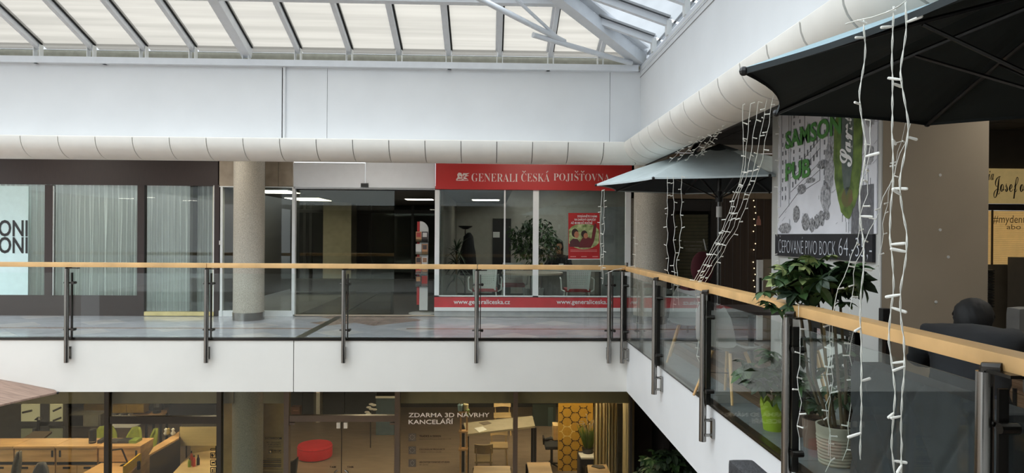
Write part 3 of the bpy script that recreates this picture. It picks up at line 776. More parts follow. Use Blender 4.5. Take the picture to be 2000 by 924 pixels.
def office_chair(loc, rz, label):
    t = thing('office_chair', label, 'chair', loc, rz, 'perforated white chairs in the office')
    b = perforated(.46, .44, None)
    for v in b.b.verts: v.co += Vector((0, -.22, .44))
    obj('backrest', b, whitep, t, local=True)
    obj('seat', MB().box(-.23, .23, -.22, .24, .41, .47, bevel=.02), mat('red_seat', (150, 40, 44), .7), t, local=True)
    for s_ in (-1, 1):
        obj('armrest', MB().tube([(s_ * .24, -.2, .42), (s_ * .30, -.15, .45), (s_ * .31, -.12, .64), (s_ * .30, .12, .66)], .014, 6), whitep, t, local=True)
        for f_ in (-1, 1): obj('leg', MB().tube([(s_ * .2, f_ * .2, .42), (s_ * .25, f_ * .25, 0)], .013, 6), whitep, t, local=True)
    return t
office_chair((PX(948, 12.75), 12.75, 0), 0, 'white perforated office chair at the left of the round table')
office_chair((PX(1127, 12.75), 12.75, 0), 0, 'white perforated office chair below the red poster')
office_chair((PX(1003, 13.9), 13.9, 0), R(180), 'office chair with red seat behind the round table')
# poster in the window
po = thing('poster', 'red advertising poster of a laughing man and woman in the office window', 'poster', (X(1140), YW - .01, Z(506)))
Yq = YW + .012
printr = mat('poster_red', (178, 36, 38), .5)
obj('sheet', flat([(1110, 506), (1171, 506), (1171, 416), (1110, 416)], Yq, .004), printr, po)
ell = [(1140 + 34 * math.cos(q), 463 + 24 * math.sin(q) * (1 if math.sin(q) > 0 else 1.15)) for q in [R(a) for a in range(0, 360, 15)]]
ell = [(max(1111, min(1170, a)), max(438, min(489, b_))) for a, b_ in ell]
obj('picture', flat(ell, Yq - .005, .001), mat('foliage_print', (196, 204, 150), .5, scale=14, col2=(90, 116, 52)), po)
skin_p = mat('print_skin', (178, 120, 92), .6); hair_p = mat('print_hair', (46, 30, 26), .6); coat_p = mat('print_coat', (84, 44, 48), .6)
obj('printed_figure', flat([(1112, 482), (1113, 472), (1119, 466), (1128, 467), (1133, 474), (1134, 483)], Yq - .007, .001), coat_p, po)
obj('printed_figure', flat([(1131, 484), (1133, 472), (1138, 464), (1147, 463), (1155, 466), (1158, 448), (1161, 437), (1165, 437), (1164, 452), (1160, 472), (1154, 484)], Yq - .0075, .001), mat('print_coat2', (104, 40, 44), .6), po)
for cx_, cy_, rx, ry in ((1124, 457, 6.5, 9), (1142, 459, 6, 7.5)):
    obj('printed_hair', flat([(cx_ - 1 + (rx + .2) * math.cos(R(a)), cy_ - 2 + (ry - .4) * math.sin(R(a))) for a in range(0, 360, 30)], Yq - .008, .001), hair_p, po)
    obj('printed_face', flat([(cx_ + 2 + rx * .72 * math.cos(R(a)), cy_ + 1.5 + ry * .74 * math.sin(R(a))) for a in range(0, 360, 30)], Yq - .010, .001), skin_p, po)
for s_, a, b_, y0_, y1_ in (('DOSÁHNĚTE S NÁMI', 1128, 1166, 419, 424.5), ('NA DAŇOVÝ ODPOČET', 1122, 1164, 425.5, 431), ('AŽ 48 000 KČ ROČNĚ', 1115, 1157, 432, 437.5)):
    text('lettering', s_, P(a, y1_, Y=Yq - .008), UX, UZ, X(b_) - X(a), Z(y0_) - Z(y1_), frost, po, offset=.02)
for py in (488, 490.5): obj('text_line', flat([(1114, py + .9), (1166, py + .9), (1166, py), (1114, py)], Yq - .006, .001), mat('print_pink', (222, 150, 148), .6), po)
for a in (1114, 1135, 1157): obj('text_line', flat([(a, 502), (a + 11, 502), (a + 11, 500.5), (a, 500.5)], Yq - .006, .001), MATS['print_pink'], po)
obj('lower_border', flat([(1109, 507), (1172, 507), (1172, 505.5), (1109, 505.5)], Yq - .004, .003), frost, po)
# --- right of the office: dark wooden front with a glass door
Yr = 12.1
dwood = mat('dark_wood_front', (62, 48, 38), .5, var=.12, scale=3, stretch=(14, 1, .4)); dwd = mat('dark_door_frame', (30, 24, 22), .5)
rw = root('wall_dark_wood')
a = X(1300)
struct('header_board', MB().box(X(1232), X(1700), Yr + .05, Yr + .12, P(1350, 388, Y=Yr).z, ZC), mat('beige_header', (150, 132, 112), .7), rw)
struct('frame_beam', wbox(MB(), 1296, 1400, 390, 412, Yr, Yr + .1), dwd, rw)
struct('frame_side', MB().box(X(1296), X(1318), Yr - .02, Yr + .1, 0, Z(390)), dwd, rw)
struct('frame_side', MB().box(X(1388), X(1402), Yr - .02, Yr + .1, 0, Z(390)), dwd, rw)
struct('wall_board', MB().box(X(1230), X(1297), Yr + .05, Yr + .1, 0, ZC), granite, rw)
x = X(1402)
while x < X(1640):
    struct('plank', MB().box(x + .003, x + .137, Yr + .02 + random.uniform(0, .008), Yr + .06, 0, P(1450, 388, Y=Yr).z), dwood, rw); x += .14
d3 = root('door_3')
struct('leaf_glass', MB().box(X(1318), X(1388), Yr + .02, Yr + .03, 0, Z(412)), glass_d, d3)
bl = thing('window_blind', 'beige slatted blind closed behind the dark framed door', 'blind', (X(1353), Yr + .1, Z(560)))
for k in range(24):
    z = Z(414) - k * .062
    obj('slat', MB().prism([(X(1322), Yr + .08, z), (X(1322), Yr + .11, z - .055), (X(1322), Yr + .113, z - .053), (X(1322), Yr + .083, z + .002)], (X(1386) - X(1322), 0, 0)), mat('blind_slat', (168, 152, 126), .6), bl)
struct('wall_behind_door', MB().box(X(1300), X(1410), Yr + .3, Yr + .35, 0, ZC), hall)
for s_, a, b_, y0_, y1_ in (('PROVOZNÍ DOBA', 1335, 1373, 470, 473.5), ('DLE OBJEDNÁNÍ', 1336, 1371, 478, 481.5), ('TELEFONICKY NA', 1338, 1370, 485, 487.5), ('DVEŘÍCH PRODEJNY', 1339, 1369, 489, 491.5)):
    text('lettering', s_, P(a, y1_, Y=Yr + .015), UX, UZ, X(b_) - X(a), Z(y0_) - Z(y1_), mat('faded_white', (196, 190, 176), .6), d3)
tag(obj('door_handle_bar', MB().tube([P(1374, 467, Y=Yr - .05), P(1379, 489, Y=Yr - .05)], .012, 8), frost), 'slanting white bar on the glass of the dark door', 'handle')
# decorative light chain on the wooden front and a pink bottle sticker
lc = thing('light_chain', 'vertical chain of warm dots on the dark wooden front', 'string lights', (X(1473), Yr - .01, 0))
obj('wire', MB().tube([(X(1475), Yr, 0.9), (X(1472), Yr, 1.6), (X(1474), Yr, 2.3)], .002, 4), dwd, lc)
bm_ = mesh_of('bulb', MB().ball((0, 0, 0), .011, u=8, v=5), mat('warm_bulb', (255, 236, 200), .4, emis=(255, 226, 180), estr=1.6))
for k, py in enumerate(range(392, 566, 12)):
    if k in (6, 9): continue
    inst('bulb', bm_, lc, (X(1473 + (k * 7 % 5) - 2), Yr - .012, P(1473, py, Y=Yr).z))
bt = [(1477, 440), (1485, 440), (1484.5, 430), (1482.5, 426), (1482.5, 422), (1479.5, 422), (1479.5, 426), (1477.5, 430)]
tag(obj('bottle_sign', flat(bt, Yr, .03), mat('pink_glass', (196, 140, 124), .4)), 'small pink bottle shaped sign on the dark wooden front', 'sign')
# low white and beige gate in front of the wood
gt = thing('service_gate', 'low beige gate with white post beside the poster pier', 'gate', (PX(1490, 9.5), 9.5, 0))
gz = P(1490, 508, Y=9.5).z
obj('post', MB().box(PX(1481, 9.5), PX(1491, 9.5), 9.5, 9.56, 0, gz), whitep, gt)
obj('slot', MB().box(PX(1484, 9.49), PX(1488.5, 9.49), 9.49, 9.5, .4, gz - .25), black, gt)
obj('board', MB().box(PX(1491, 9.5), PX(1520, 9.5), 9.51, 9.55, 0, gz + .01), mat('beige_board', (128, 116, 98), .6), gt)
# ================================================================== balustrades
def balustrade(name, label, origin):
    return thing(name, label, 'balustrade', origin)
ba = balustrade('balustrade', 'beech railed glass balustrade along the far gallery edge', (0, YS - .1, 0))
br = balustrade('balustrade', 'beech railed glass balustrade along the right gallery edge', (XS - .05, 4, 0))
YP = YS - .085; XP_ = XS - .085
zr0, zr1 = P(600, 524, Y=YP).z, P(600, 515, Y=YP).z
cxn = PX(1224, YP)
# handrails in lengths with open joints
J = [XL, PX(-130, YP), PX(407, YP), PX(933, YP), cxn - .01]
for a, b_ in zip(J, J[1:]):
    obj('handrail', MB().box(a + .004, b_ - .004, YP - .055, YP + .065, zr0, zr1, bevel=.008), beech, ba, smooth='auto')
zq0, zq1 = .965, 1.028
for a, b_ in ((-3.5, .6), (.6, 4.75), (4.75, YP - .01)):
    obj('handrail', MB().box(XP_ + .03, XP_ + .15, a + .004, b_ - .004, zq0, zq1, bevel=.008), beech, br, smooth='auto')
obj('joint_sleeve', MB().tube([(cxn + .0, YP, zr0 - .03), (cxn + .0, YP, zr1 + .04)], .022, 12), steel, br, smooth='auto')
def post(par, x, y, ang):
    ca, sa = math.cos(ang), math.sin(ang)      # ang 0: balustrade runs along X, outside is -Y
    def T(u, v, z): return (x + u * ca - v * sa, y + u * sa + v * ca, z)
    r = .031
    m = MB().tube([T(0, 0, -.33), T(0, 0, .955)], r, 16)
    p = obj('post', m, steel, par, smooth='auto')
    fb = MB()
    q = [T(.045, .012, -.0), T(.057, .012, 0), T(.057, .05, 0), T(.045, .05, 0)]
    fb.prism(q, (0, 0, .9)); obj('flat_bar', fb, dsteel, p)
    hk = MB().tube([T(0, 0, .945), T(0, .0, .97), T(.05, .03, .975)], .022, 8)
    hk.prism([T(-.02, -.01, .955), T(.14, -.01, .955), T(.14, .06, .955), T(-.02, .06, .955)], (0, 0, .012))
    obj('rail_bracket', hk, dsteel, p, smooth='auto')
    for z in (.76, .12):
        obj('glass_clamp', MB().tube([T(-.06, .035, z), T(.09, .035, z)], .012, 8).tube([T(.075, .0, z), T(.075, .07, z)], .02, 10), dsteel, p, smooth='auto')
    fx = MB(); bo = .0 if ang else -.045
    for z in (-.14, -.27): fx.tube([T(.03 + bo, .01, z), T(.03 + bo, .09, z)], .014, 8)
    fx.prism([T(.02 + bo, .06, -.29), T(.075 + bo * 1.2, .06, -.29), T(.075 + bo * 1.2, .082, -.29), T(.02 + bo, .082, -.29)], (0, 0, .17))
    obj('wall_bracket', fx, steel, p, smooth='auto')
    return p
for px in (-138, 131, 404, 672, 932, 1191): post(ba, PX(px, YP), YP, 0)
def ypost(px): return XP_ / ((px - 958) / F)
YPOST = [YP + .0] + [ypost(q) for q in (1283, 1380, 1548, 1949)]
for y in YPOST: post(br, XP_, y, -math.pi / 2)
YG = YS - .045; ZG0, ZG1 = -.0, .895
gx = [PX(q, YP) for q in (-138, 131, 404, 672, 932, 1191)]
gx = [XL] + gx + [cxn]
for a, b_ in zip(gx, gx[1:]):
    obj('glass_panel', MB().box(a + .03, b_ - .03, YG, YG + .01, .005, ZG1), glass_b, ba)
gy = [YP] + YPOST[1:] + [.8, -1, -3]
for a, b_ in zip(gy, gy[1:]):
    obj('glass_panel', MB().box(XS - .045, XS - .035, b_ + .04, a - .04, .005, ZG1), glass_b, br)

# ================================================================== pier with the pub poster
XA = 3.1
yn = XA * F / (1735 - 958); yf_ = XA * F / (1515 - 958); x2 = PX(1930, yn)
pf = mat('pier_face_lit', (196, 196, 192), .7, var=.02, scale=2, bump=.02, bscale=120); pb = mat('pier_beige_dim', (172, 158, 138), .8, var=.02, scale=2, bump=.03, bscale=120)  # light put into the colours: atrium-lit side paler, camera side darker beige
pr = root('wall_poster_pier')
struct('core', MB().box(XA + .01, x2, yn + .01, yf_, 0, ZC), pb, pr)
struct('facing', MB().box(XA, XA + .01, yn, yf_, 0, ZC), pf, pr)
struct('facing', MB().box(XA + .012, x2, yn, yn + .01, 0, ZC), pb, pr)
for px, py in ((1836, 342), (1836, 449), (1852, 502), (1828, 590)):
    c_ = P(px, py, Y=yn); struct('wall_plug', MB().tube([(c_.x, yn - .004, c_.z), (c_.x, yn, c_.z)], .012, 10), whitep, pr)
def S(px, py, d=0): return P(px, py, X=XA - .012 - d)
UY = Vector((0, -1, 0))
def sy_(px): return XA * F / (px - 957.) 
pub = thing('pub_poster', 'large pub poster with green lettering over a castle sketch', 'poster', (XA, S(1612, 457).y, S(1612, 457).z))
zb_ = S(1610, 457).z; zt2 = S(1520, 196).z
yL, yR = S(1519, 400).y, S(1712, 400).y
paper = mat('poster_paper', (232, 233, 240), .6, var=.04, scale=3)
obj('sheet', MB().box(XA - .012, XA - .002, yR, yL, zb_, zt2), paper, pub)
ink = mat('sketch_ink', (120, 122, 128), .7); ink2 = mat('sketch_grey', (128, 130, 136), .7, var=.3, scale=30); ink3 = mat('sketch_trees', (60, 62, 64), .7, scale=45, col2=(190, 190, 194))
UW, UH = yL - yR, zt2 - zb_
def uv(u, v, d=.002): return (XA - .012 - d, yL - u * UW, zb_ + v * UH)      # u along the sheet, v up
sk_ = MB()
def ln(pts, r=.003):
    q = [uv(*p) for p in pts]
    for a, b_ in zip(q, q[1:]): sk_.tube([a, b_], r, 4)
rnd = random.Random(4)
# towers and wings of the building, windows, roofs
ln([(.04, .2), (.05, .9), (.14, .9), (.15, .2)]); ln([(.14, .88), (.2, .98), (.28, .9)]); ln([(.16, .25), (.17, .9), (.33, .88), (.33, .4)])
ln([(.08, .62), (.12, .7), (.18, .62)]); ln([(.33, .52), (.5, .62), (.5, .35), (.33, .3)]); ln([(.5, .62), (.52, .8), (.58, .8), (.58, .5)])
ln([(.17, .4), (.33, .46), (.5, .56)]); ln([(.17, .3), (.33, .38), (.5, .47)]); ln([(.02, .12), (.14, .2), (.33, .34), (.5, .42)])
for k in range(9): ln([(.16 + .002 * k, .9 + .012 * k), (.3 - .012 * k, .88 + .014 * k)], .0015)
for i in range(9):
    for j in range(2):
        u = .19 + i * .034; v = .33 + i * .022 + j * .09
        sk_.box(XA - .0165, XA - .0135, yL - (u + .012) * UW, yL - u * UW, zb_ + v * UH, zb_ + (v + .04) * UH)
for i in range(2):
    for j in range(8):
        u = .2 + i * .07; v = .52 + j * .05; sk_.box(XA - .0165, XA - .0135, yL - (u + .01) * UW, yL - u * UW, zb_ + v * UH, zb_ + (v + .025) * UH)
for j in range(8):
    for u in (.06, .1, .54): sk_.box(XA - .0165, XA - .0135, yL - (u + .01) * UW, yL - u * UW, zb_ + (.25 + j * .065) * UH, zb_ + (.28 + j * .065) * UH)
for k in range(150):
    u, v = rnd.uniform(.02, .98), rnd.uniform(.02, .95)
    a = rnd.choice((0, math.pi / 2, .5)); l = rnd.uniform(.01, .05)
    ln([(u, v), (u + l * math.cos(a), v + l * math.sin(a) * 1.3)], .0012)
for k in range(40):
    u = rnd.uniform(.72, .98); v = rnd.uniform(0, .25); ln([(u, v), (u, v + rnd.uniform(.03, .2))], .002)
obj('sketch_lines', sk_, ink, pub)['kind'] = 'stuff'
def blob(cu, cv_, ru, rv, m_, nm='printed_tree', d=.003, n=26, jag=.10):
    pts = []
    for k in range(n):
        a = 2 * math.pi * k / n; f_ = 1 + rnd.uniform(-jag, jag); pts.append(Vector(uv(max(.005, min(.995, cu + ru * f_ * math.cos(a))), max(.005, min(.995, cv_ + rv * f_ * math.sin(a))), d)))
    m = MB(); c_ = sum(pts, Vector()) / n
    for k in range(n): m.face([c_, pts[k], pts[(k + 1) % n]])
    bmesh.ops.remove_doubles(m.b, verts=m.b.verts, dist=1e-6)
    return obj(nm, m, m_, pub)
for c_ in ((.3, .31, .05, .035), (.35, .08, .045, .06), (.42, .06, .03, .05), (.47, .08, .028, .05), (.52, .1, .03, .05), (.57, .12, .03, .03), (.1, .04, .08, .04), (.24, .14, .04, .06), (.4, .36, .05, .02), (.53, .45, .06, .03)):
    blob(*c_, ink3)
for c_ in ((.59, .42, .05, .16), (.56, .24, .05, .10), (.95, .7, .05, .1), (.94, .45, .04, .06), (.62, .6, .03, .1)): blob(*c_, mat('sketch_foliage', (120, 122, 126), .7, scale=40, col2=(205, 205, 210)), d=.0025)
obj('printed_wall', MB().box(XA - .0155, XA - .0145, yL - .98 * UW, yL - .8 * UW, zb_, zb_ + .28 * UH), mat('sketch_brick', (130, 130, 134), .7, scale=30, col2=(90, 90, 94), stretch=(1, 3, 1)), pub)
# green oval of hop cones
hop = mat('hop_green', (128, 152, 74), .6, scale=9, col2=(66, 88, 44))
blob(.763, .53, .125, .43, hop, 'hop_emblem', .005, 44, .05)
blob(.763, .60, .055, .36, mat('hop_grey', (112, 122, 116), .6, scale=10, col2=(78, 90, 86)), 'emblem_field', .0065, 30, .04)
blob(.765, .22, .05, .06, mat('hop_red', (120, 96, 70), .6, scale=10, col2=(96, 110, 60)), 'emblem_seal', .0065, 20, .1)
green = mat('print_green', (84, 146, 72), .55, var=.02)
def stext(body, px0, py0, px1, hgt, m_, par=pub, d=.01, **k):
    a = S(px0, py0, d); b_ = S(px1, py0, d); a.z = S(px0, py0).z
    text('lettering', body, a, UY, UZ, a.y - b_.y, hgt, m_, par, **k)
hS = S(1545, 258).z - S(1545, 293).z
stext('SAMSON', 1534, 293, 1643, hS, green, offset=.035)
stext('PUB', 1534, 355, 1582, hS, green, offset=.035)
def bscript(s_): return ''.join(chr(0x1D4D0 + ord(c) - 65) if 'A' <= c <= 'Z' else chr(0x1D4EA + ord(c) - 97) if 'a' <= c <= 'z' else c for c in s_)
# vertical script word, reading upwards
a = Vector(uv(.80, .40, .009)); 
text('lettering', bscript('Samson'), a + Vector((0, -.02, 0)), (0, 0, 1), (0, 1, 0), .46 * UH, .11 * UW, bright, pub, offset=.02)
# chalk board strip
cb = thing('chalk_board', 'black chalk board strip with the beer price below the poster', 'sign board', (XA, S(1612, 500).y, S(1612, 500).z))
zc0, zc1 = S(1517, 499).z, zb_ - .004
obj('board', MB().box(XA - .03, XA - .004, S(1708, 480).y, S(1517, 480).y, zc0, zc1), mat('chalk_black', (34, 35, 40), .6, var=.1, scale=8), cb)
chalk = mat('chalk_white', (206, 212, 220), .8)
stext('ČEPOVANÉ PIVO BOCK', 1521, 493, 1632, (zc1 - zc0) * .82, chalk, cb, d=.022, offset=-.02)
stext('64,-35,-', 1638, 505, 1703, (zc1 - zc0) * .82, chalk, cb, d=.022, offset=-.02)
# black and chrome stand next to the pier
Yk = 5.0
st_ = thing('barrier_stand', 'black and chrome stand at the corner of the poster pier', 'stand', (PX(1733, Yk), Yk, 0))
zk = P(1733, 603, Y=Yk).z
obj('column', MB().box(PX(1726, Yk), PX(1742, Yk), Yk, Yk + .06, .0, zk, bevel=.006), black, st_)
obj('chrome_face', MB().box(PX(1723, Yk), PX(1730, Yk), Yk - .012, Yk + .03, .3, zk - .15), steel, st_)
obj('foot', MB().box(PX(1715, Yk), PX(1752, Yk), Yk - .08, Yk + .14, 0, .015), black, st_)

# ================================================================== far right: shop behind the seats
Ys = 9.2
def Q(px, py): return P(px, py, Y=Ys)
fs = root('wall_right_shop')
struct('header', MB().box(Q(1880, 300).x, XR, Ys, Ys + .1, Q(1960, 330).z, ZC), mat('shop_header_dark', (62, 56, 48), .7), fs)
struct('sign_board', MB().box(Q(1900, 300).x, XR, Ys - .05, Ys, Q(1960, 398).z, Q(1960, 330).z), mat('shop_sign_yellow', (202, 176, 118), .5, emis=(214, 186, 124), estr=.25), fs)
struct('beam', MB().box(Q(1880, 300).x, XR, Ys - .07, Ys, Q(1960, 411).z, Q(1960, 399).z), dwd, fs)
struct('lower_wall', MB().box(Q(1880, 300).x, XR, Ys, Ys + .1, 0, Q(1960, 517).z), mat('shop_lower', (92, 84, 70), .7), fs)
tag(obj('window_counter', MB().box(Q(1936, 515).x, XR, Ys - .7, Ys - .3, 0, Q(1960, 515).z + .1), mat('counter_dark', (70, 64, 54), .6)), 'dark olive counter in front of the lit shop window', 'counter')
text('lettering', bscript('ia'), P(1930, 352, Y=Ys - .055), UX, UZ, .08, .13, black, fs)
text('lettering', bscript('Josefov'), P(1941, 388, Y=Ys - .055), UX, Vector((-.15, 0, 1)), Q(2012, 380).x - Q(1940, 380).x, Q(1960, 348).z - Q(1960, 392).z, black, fs)
b2 = thing('window_blind', 'lit yellowish slatted blind in the window under the shop sign', 'blind', (Q(1965, 500).x, Ys, Q(1965, 517).z))
z = Q(1960, 412).z
bs_ = mat('blind_lit', (214, 184, 124), .6, emis=(220, 184, 120), estr=.28)
while z > Q(1960, 517).z:
    obj('slat', MB().prism([(Q(1900, 400).x, Ys + .02, z), (Q(1900, 400).x, Ys + .035, z - .024), (Q(1900, 400).x, Ys + .038, z - .022), (Q(1900, 400).x, Ys + .023, z + .002)], (XR - Q(1900, 400).x, 0, 0)), bs_, b2); z -= .026
text('lettering', '#mydent', P(1939, 440, Y=Ys - .01), UX, Vector((.05, 0, 1)), .46, .14, mat('faded_sign', (150, 128, 84), .6), fs)
text('lettering', 'abo', P(1966, 448, Y=Ys - .01), UX, UZ, .2, .07, MATS['faded_sign'], fs)
struct('window_divider', MB().box(Q(1938, 400).x, Q(1939.5, 400).x, Ys - .01, Ys + .02, Q(1960, 517).z, Q(1960, 411).z), dwd, fs)
strip_lamp(1930, 2080, 311, 302, 2.93, 'long lit ceiling light above the right hand shop sign', 'right gallery ceiling lights')
rad = thing('radiator', 'narrow grey ribbed radiator beyond the beige pier face', 'radiator', (PX(1934, 8), 8, 0))
for k in range(14):
    zz = P(1934, 600, Y=8).z + k * .033
    obj('fin', MB().box(PX(1925, 8), PX(1941, 8), 7.98, 8.02, zz, zz + .02), dsteel, rad)
obj('body', MB().box(PX(1925, 8), PX(1943, 8), 8.02, 8.08, 0, P(1934, 530, Y=8).z), mat('radiator_grey', (96, 92, 84), .5), rad)

# ================================================================== parasols
def parasol(name, label, c_, R_, hz, rise, ang0, polez0, top, under, concave=.05, pole=True, bulge=.10, hemm=None, group='parasols on the gallery'):
    t = thing(name, label, 'parasol', (c_[0], c_[1], polez0), group=group)
    c3 = Vector((c_[0], c_[1], 0)); n = 8
    tip = [c3 + Vector((R_ * math.cos(ang0 + k * math.pi / 4), R_ * math.sin(ang0 + k * math.pi / 4), hz)) for k in range(n)]
    ap = c3 + Vector((0, 0, hz + rise)); hubr = .0
    for nm, m_, dz, thick in (('canopy', top, 0, 0), ('canopy_lining', under, -.006, 0)):
        m = MB(); K, Lr = 8, 6
        grid = {}
        for s_ in range(n):
            a, b_ = tip[s_], tip[(s_ + 1) % n]
            for i in range(Lr + 1):
                f_ = i / Lr
                for j in range(K + 1):
                    g_ = j / K
                    p = ap.lerp(a, f_).lerp(ap.lerp(b_, f_), g_)
                    sag = 4 * g_ * (1 - g_)
                    out = (p - c3); out.z = 0
                    p = p - out * (concave * sag * f_) + Vector((0, 0, -.035 * R_ * sag * f_ * (1 - f_) * 2 + dz))
                    p.z += bulge * rise * math.sin(math.pi * f_)
                    grid[s_, i, j] = m.b.verts.new(p)
            for i in range(Lr):
                for j in range(K):
                    vs_ = [grid[s_, i, j], grid[s_, i + 1, j], grid[s_, i + 1, j + 1], grid[s_, i, j + 1]]
                    m.b.faces.new(vs_)
        bmesh.ops.remove_doubles(m.b, verts=m.b.verts, dist=1e-5)
        obj(nm, m, m_, t, smooth=False)
    # hem
    m = MB()
    for s_ in range(n):
        a, b_ = tip[s_], tip[(s_ + 1) % n]; pts = []
        for j in range(9):
            g_ = j / 8; p = a.lerp(b_, g_); out = p - c3; out.z = 0; pts.append(p - out * (concave * 4 * g_ * (1 - g_)))
        for p, q in zip(pts, pts[1:]):
            m.face([p, q, q - Vector((0, 0, .022)), p - Vector((0, 0, .022))])
    obj('hem', m, hemm or top, t)
    # vent cap
    m = MB(); 
    for s_ in range(n):
        a = ap + (tip[s_] - ap) * .16 + Vector((0, 0, .03)); b_ = ap + (tip[(s_ + 1) % n] - ap) * .16 + Vector((0, 0, .03)); mid = (a + b_) / 2 - Vector((0, 0, .0))
        m.face([ap + Vector((0, 0, .05)), a, b_]); m.face([a, b_, b_ - Vector((0, 0, .03)), a - Vector((0, 0, .03))])
    obj('vent_cap', m, mat('vent_dark', (44, 52, 54), .8), t)
    hub = c3 + Vector((0, 0, hz + rise - .10))
    low = c3 + Vector((0, 0, hz - .18))
    for s_ in range(n):
        rb = obj('rib', MB().tube([hub, hub.lerp(tip[s_], .5) - Vector((0, 0, .0)), tip[s_] - Vector((0, 0, .015))], .010, 6), black, t)
        obj('strut', MB().tube([low, hub.lerp(tip[s_], .5) - Vector((0, 0, .01))], .008, 6), black, rb)
        obj('rib_tip', MB().ball(tip[s_] - Vector((0, 0, .012)), .018, u=8, v=6), black, rb)
    if pole:
        x, y = c_
        obj('pole', MB().tube([(x, y, polez0 + .08), (x, y, hz + rise)], .028, 14), steel if False else mat('pole_metal', (96, 96, 96), .25, metal=.9), t, smooth='auto')
        obj('sleeve', MB().tube([(x, y, hz - .22), (x, y, hz - .08)], .05, 14), black, t, smooth='auto')
        obj('collar', MB().tube([(x, y, hz - .42), (x, y, hz - .28)], .036, 14), frost, t, smooth='auto')
        obj('base', MB().lathe([(0, polez0), (.28, polez0), (.28, polez0 + .05), (.05, polez0 + .08), (.045, polez0 + .3), (0, polez0 + .3)], 28, (x, y, 0)), black, t, smooth='auto')
    return t, tip
cloth_t = mat('sage_canvas', (200, 212, 214), .85, var=.03, scale=6, bump=.03, bscale=300)
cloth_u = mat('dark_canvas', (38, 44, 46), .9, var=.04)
Ym = 8.9; xm = PX(1404, Ym)
um, tips_m = parasol('parasol', 'grey green parasol open over the middle of the right gallery', (xm, Ym), 1.63, 2.13, .50, R(180 + 0), 0, cloth_t, cloth_u)
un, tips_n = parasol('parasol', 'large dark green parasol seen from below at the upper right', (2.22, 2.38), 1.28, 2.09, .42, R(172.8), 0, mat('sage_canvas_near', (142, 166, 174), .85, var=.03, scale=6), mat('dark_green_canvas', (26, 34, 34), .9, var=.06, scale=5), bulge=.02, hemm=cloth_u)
# striped brown parasol of the lower floor
tipz = -.72
lt = P(106, 766, Z=tipz)
Rl = 2.3
lp, tl = parasol('parasol', 'beige brown market parasol poking in at the lower left', (lt.x - Rl * .97, lt.y - .35), Rl, tipz, .45, math.atan2(.35, Rl * .97), ZL, mat('taupe_canvas', (150, 126, 112), .85, var=.12, scale=4, stretch=(1, 12, 1)), mat('taupe_lining', (104, 86, 76), .9), group='parasols of the lower floor')
# ================================================================== lower storey: office furniture showroom
YGl = 11.3
def LX(px, Y, py=850): return P(px, py, Y=Y).x
def LZ(py, Y, px=700): return P(px, py, Y=Y).z
def lb_(mb, px0, px1, py0, py1, Y0, Y1):
    mb.box(LX(px0, Y0), LX(px1, Y0), Y0, Y1, LZ(py0, Y0, (px0 + px1) / 2), LZ(py1, Y0, (px0 + px1) / 2)); return mb
bronze = mat('bronze_frame', (104, 92, 82), .45, metal=.2, var=.03); dbronze = mat('dark_frame', (58, 54, 48), .5)
lsf = root('wall_lower_front')
for a, b_, m_ in ((205, 214, dbronze), (424, 433, dbronze), (555, 565, bronze), (771, 781, bronze), (1002, 1011, bronze), (1229, 1234, dbronze), (-150, -140, dbronze)):
    struct('frame_post', MB().box(LX(a, YGl), LX(b_, YGl), YGl - .03, YGl + .08, ZL, ZB), m_, lsf)
for a, b_, y0_, y1_, m_ in ((214, 424, 814, 828, dbronze), (565, 771, 812, 824, bronze)):
    struct('transom', lb_(MB(), a, b_, y0_, y1_, YGl - .02, YGl + .07), m_, lsf)
struct('frame_rail', MB().box(LX(-200, YGl), LX(1232, YGl), YGl - .02, YGl + .06, ZL, ZL + .09), dbronze, lsf)
w6 = root('window_6')
for a, b_ in ((-140, 205), (214, 424), (433, 555), (781, 1002), (1011, 1229)):
    struct('pane', MB().box(LX(a, YGl), LX(b_, YGl), YGl + .01, YGl + .02, ZL + .09, ZB), glass_d, w6)
struct('pane', lb_(MB(), 565, 771, 768, 812, YGl + .01, YGl + .02), glass_d, w6)
beigel = mat('showroom_band', (176, 160, 130), .8, var=.03)
# header band inside, behind the glass
for a, b_ in ((-200, 424), (433, 455), (513, 560), (781, 1232)):
    struct('wall_band', MB().box(LX(a, YGl + .14), LX(b_, YGl + .14), YGl + .14, YGl + .22, LZ(788, YGl + .14), ZB), beigel, lsf)
ochre = mat('ochre_wall', (196, 164, 108), .8)
struct('wall_bay', MB().box(LX(433, 11.95), LX(560, 11.95), 11.95, 12.0, ZL, ZB), ochre, lsf)
t = thing('round_column', 'round speckled granite column behind the showroom glass', 'column', (LX(484, 11.66), 11.66, ZL)); t['kind'] = 'structure'
r = (LX(513, 11.66) - LX(455, 11.66)) / 2
obj('shaft', MB().lathe([(0, ZL), (r, ZL), (r, ZB), (0, ZB)], 40, (LX(484, 11.66), 11.66, 0)), granite, t, smooth='auto')
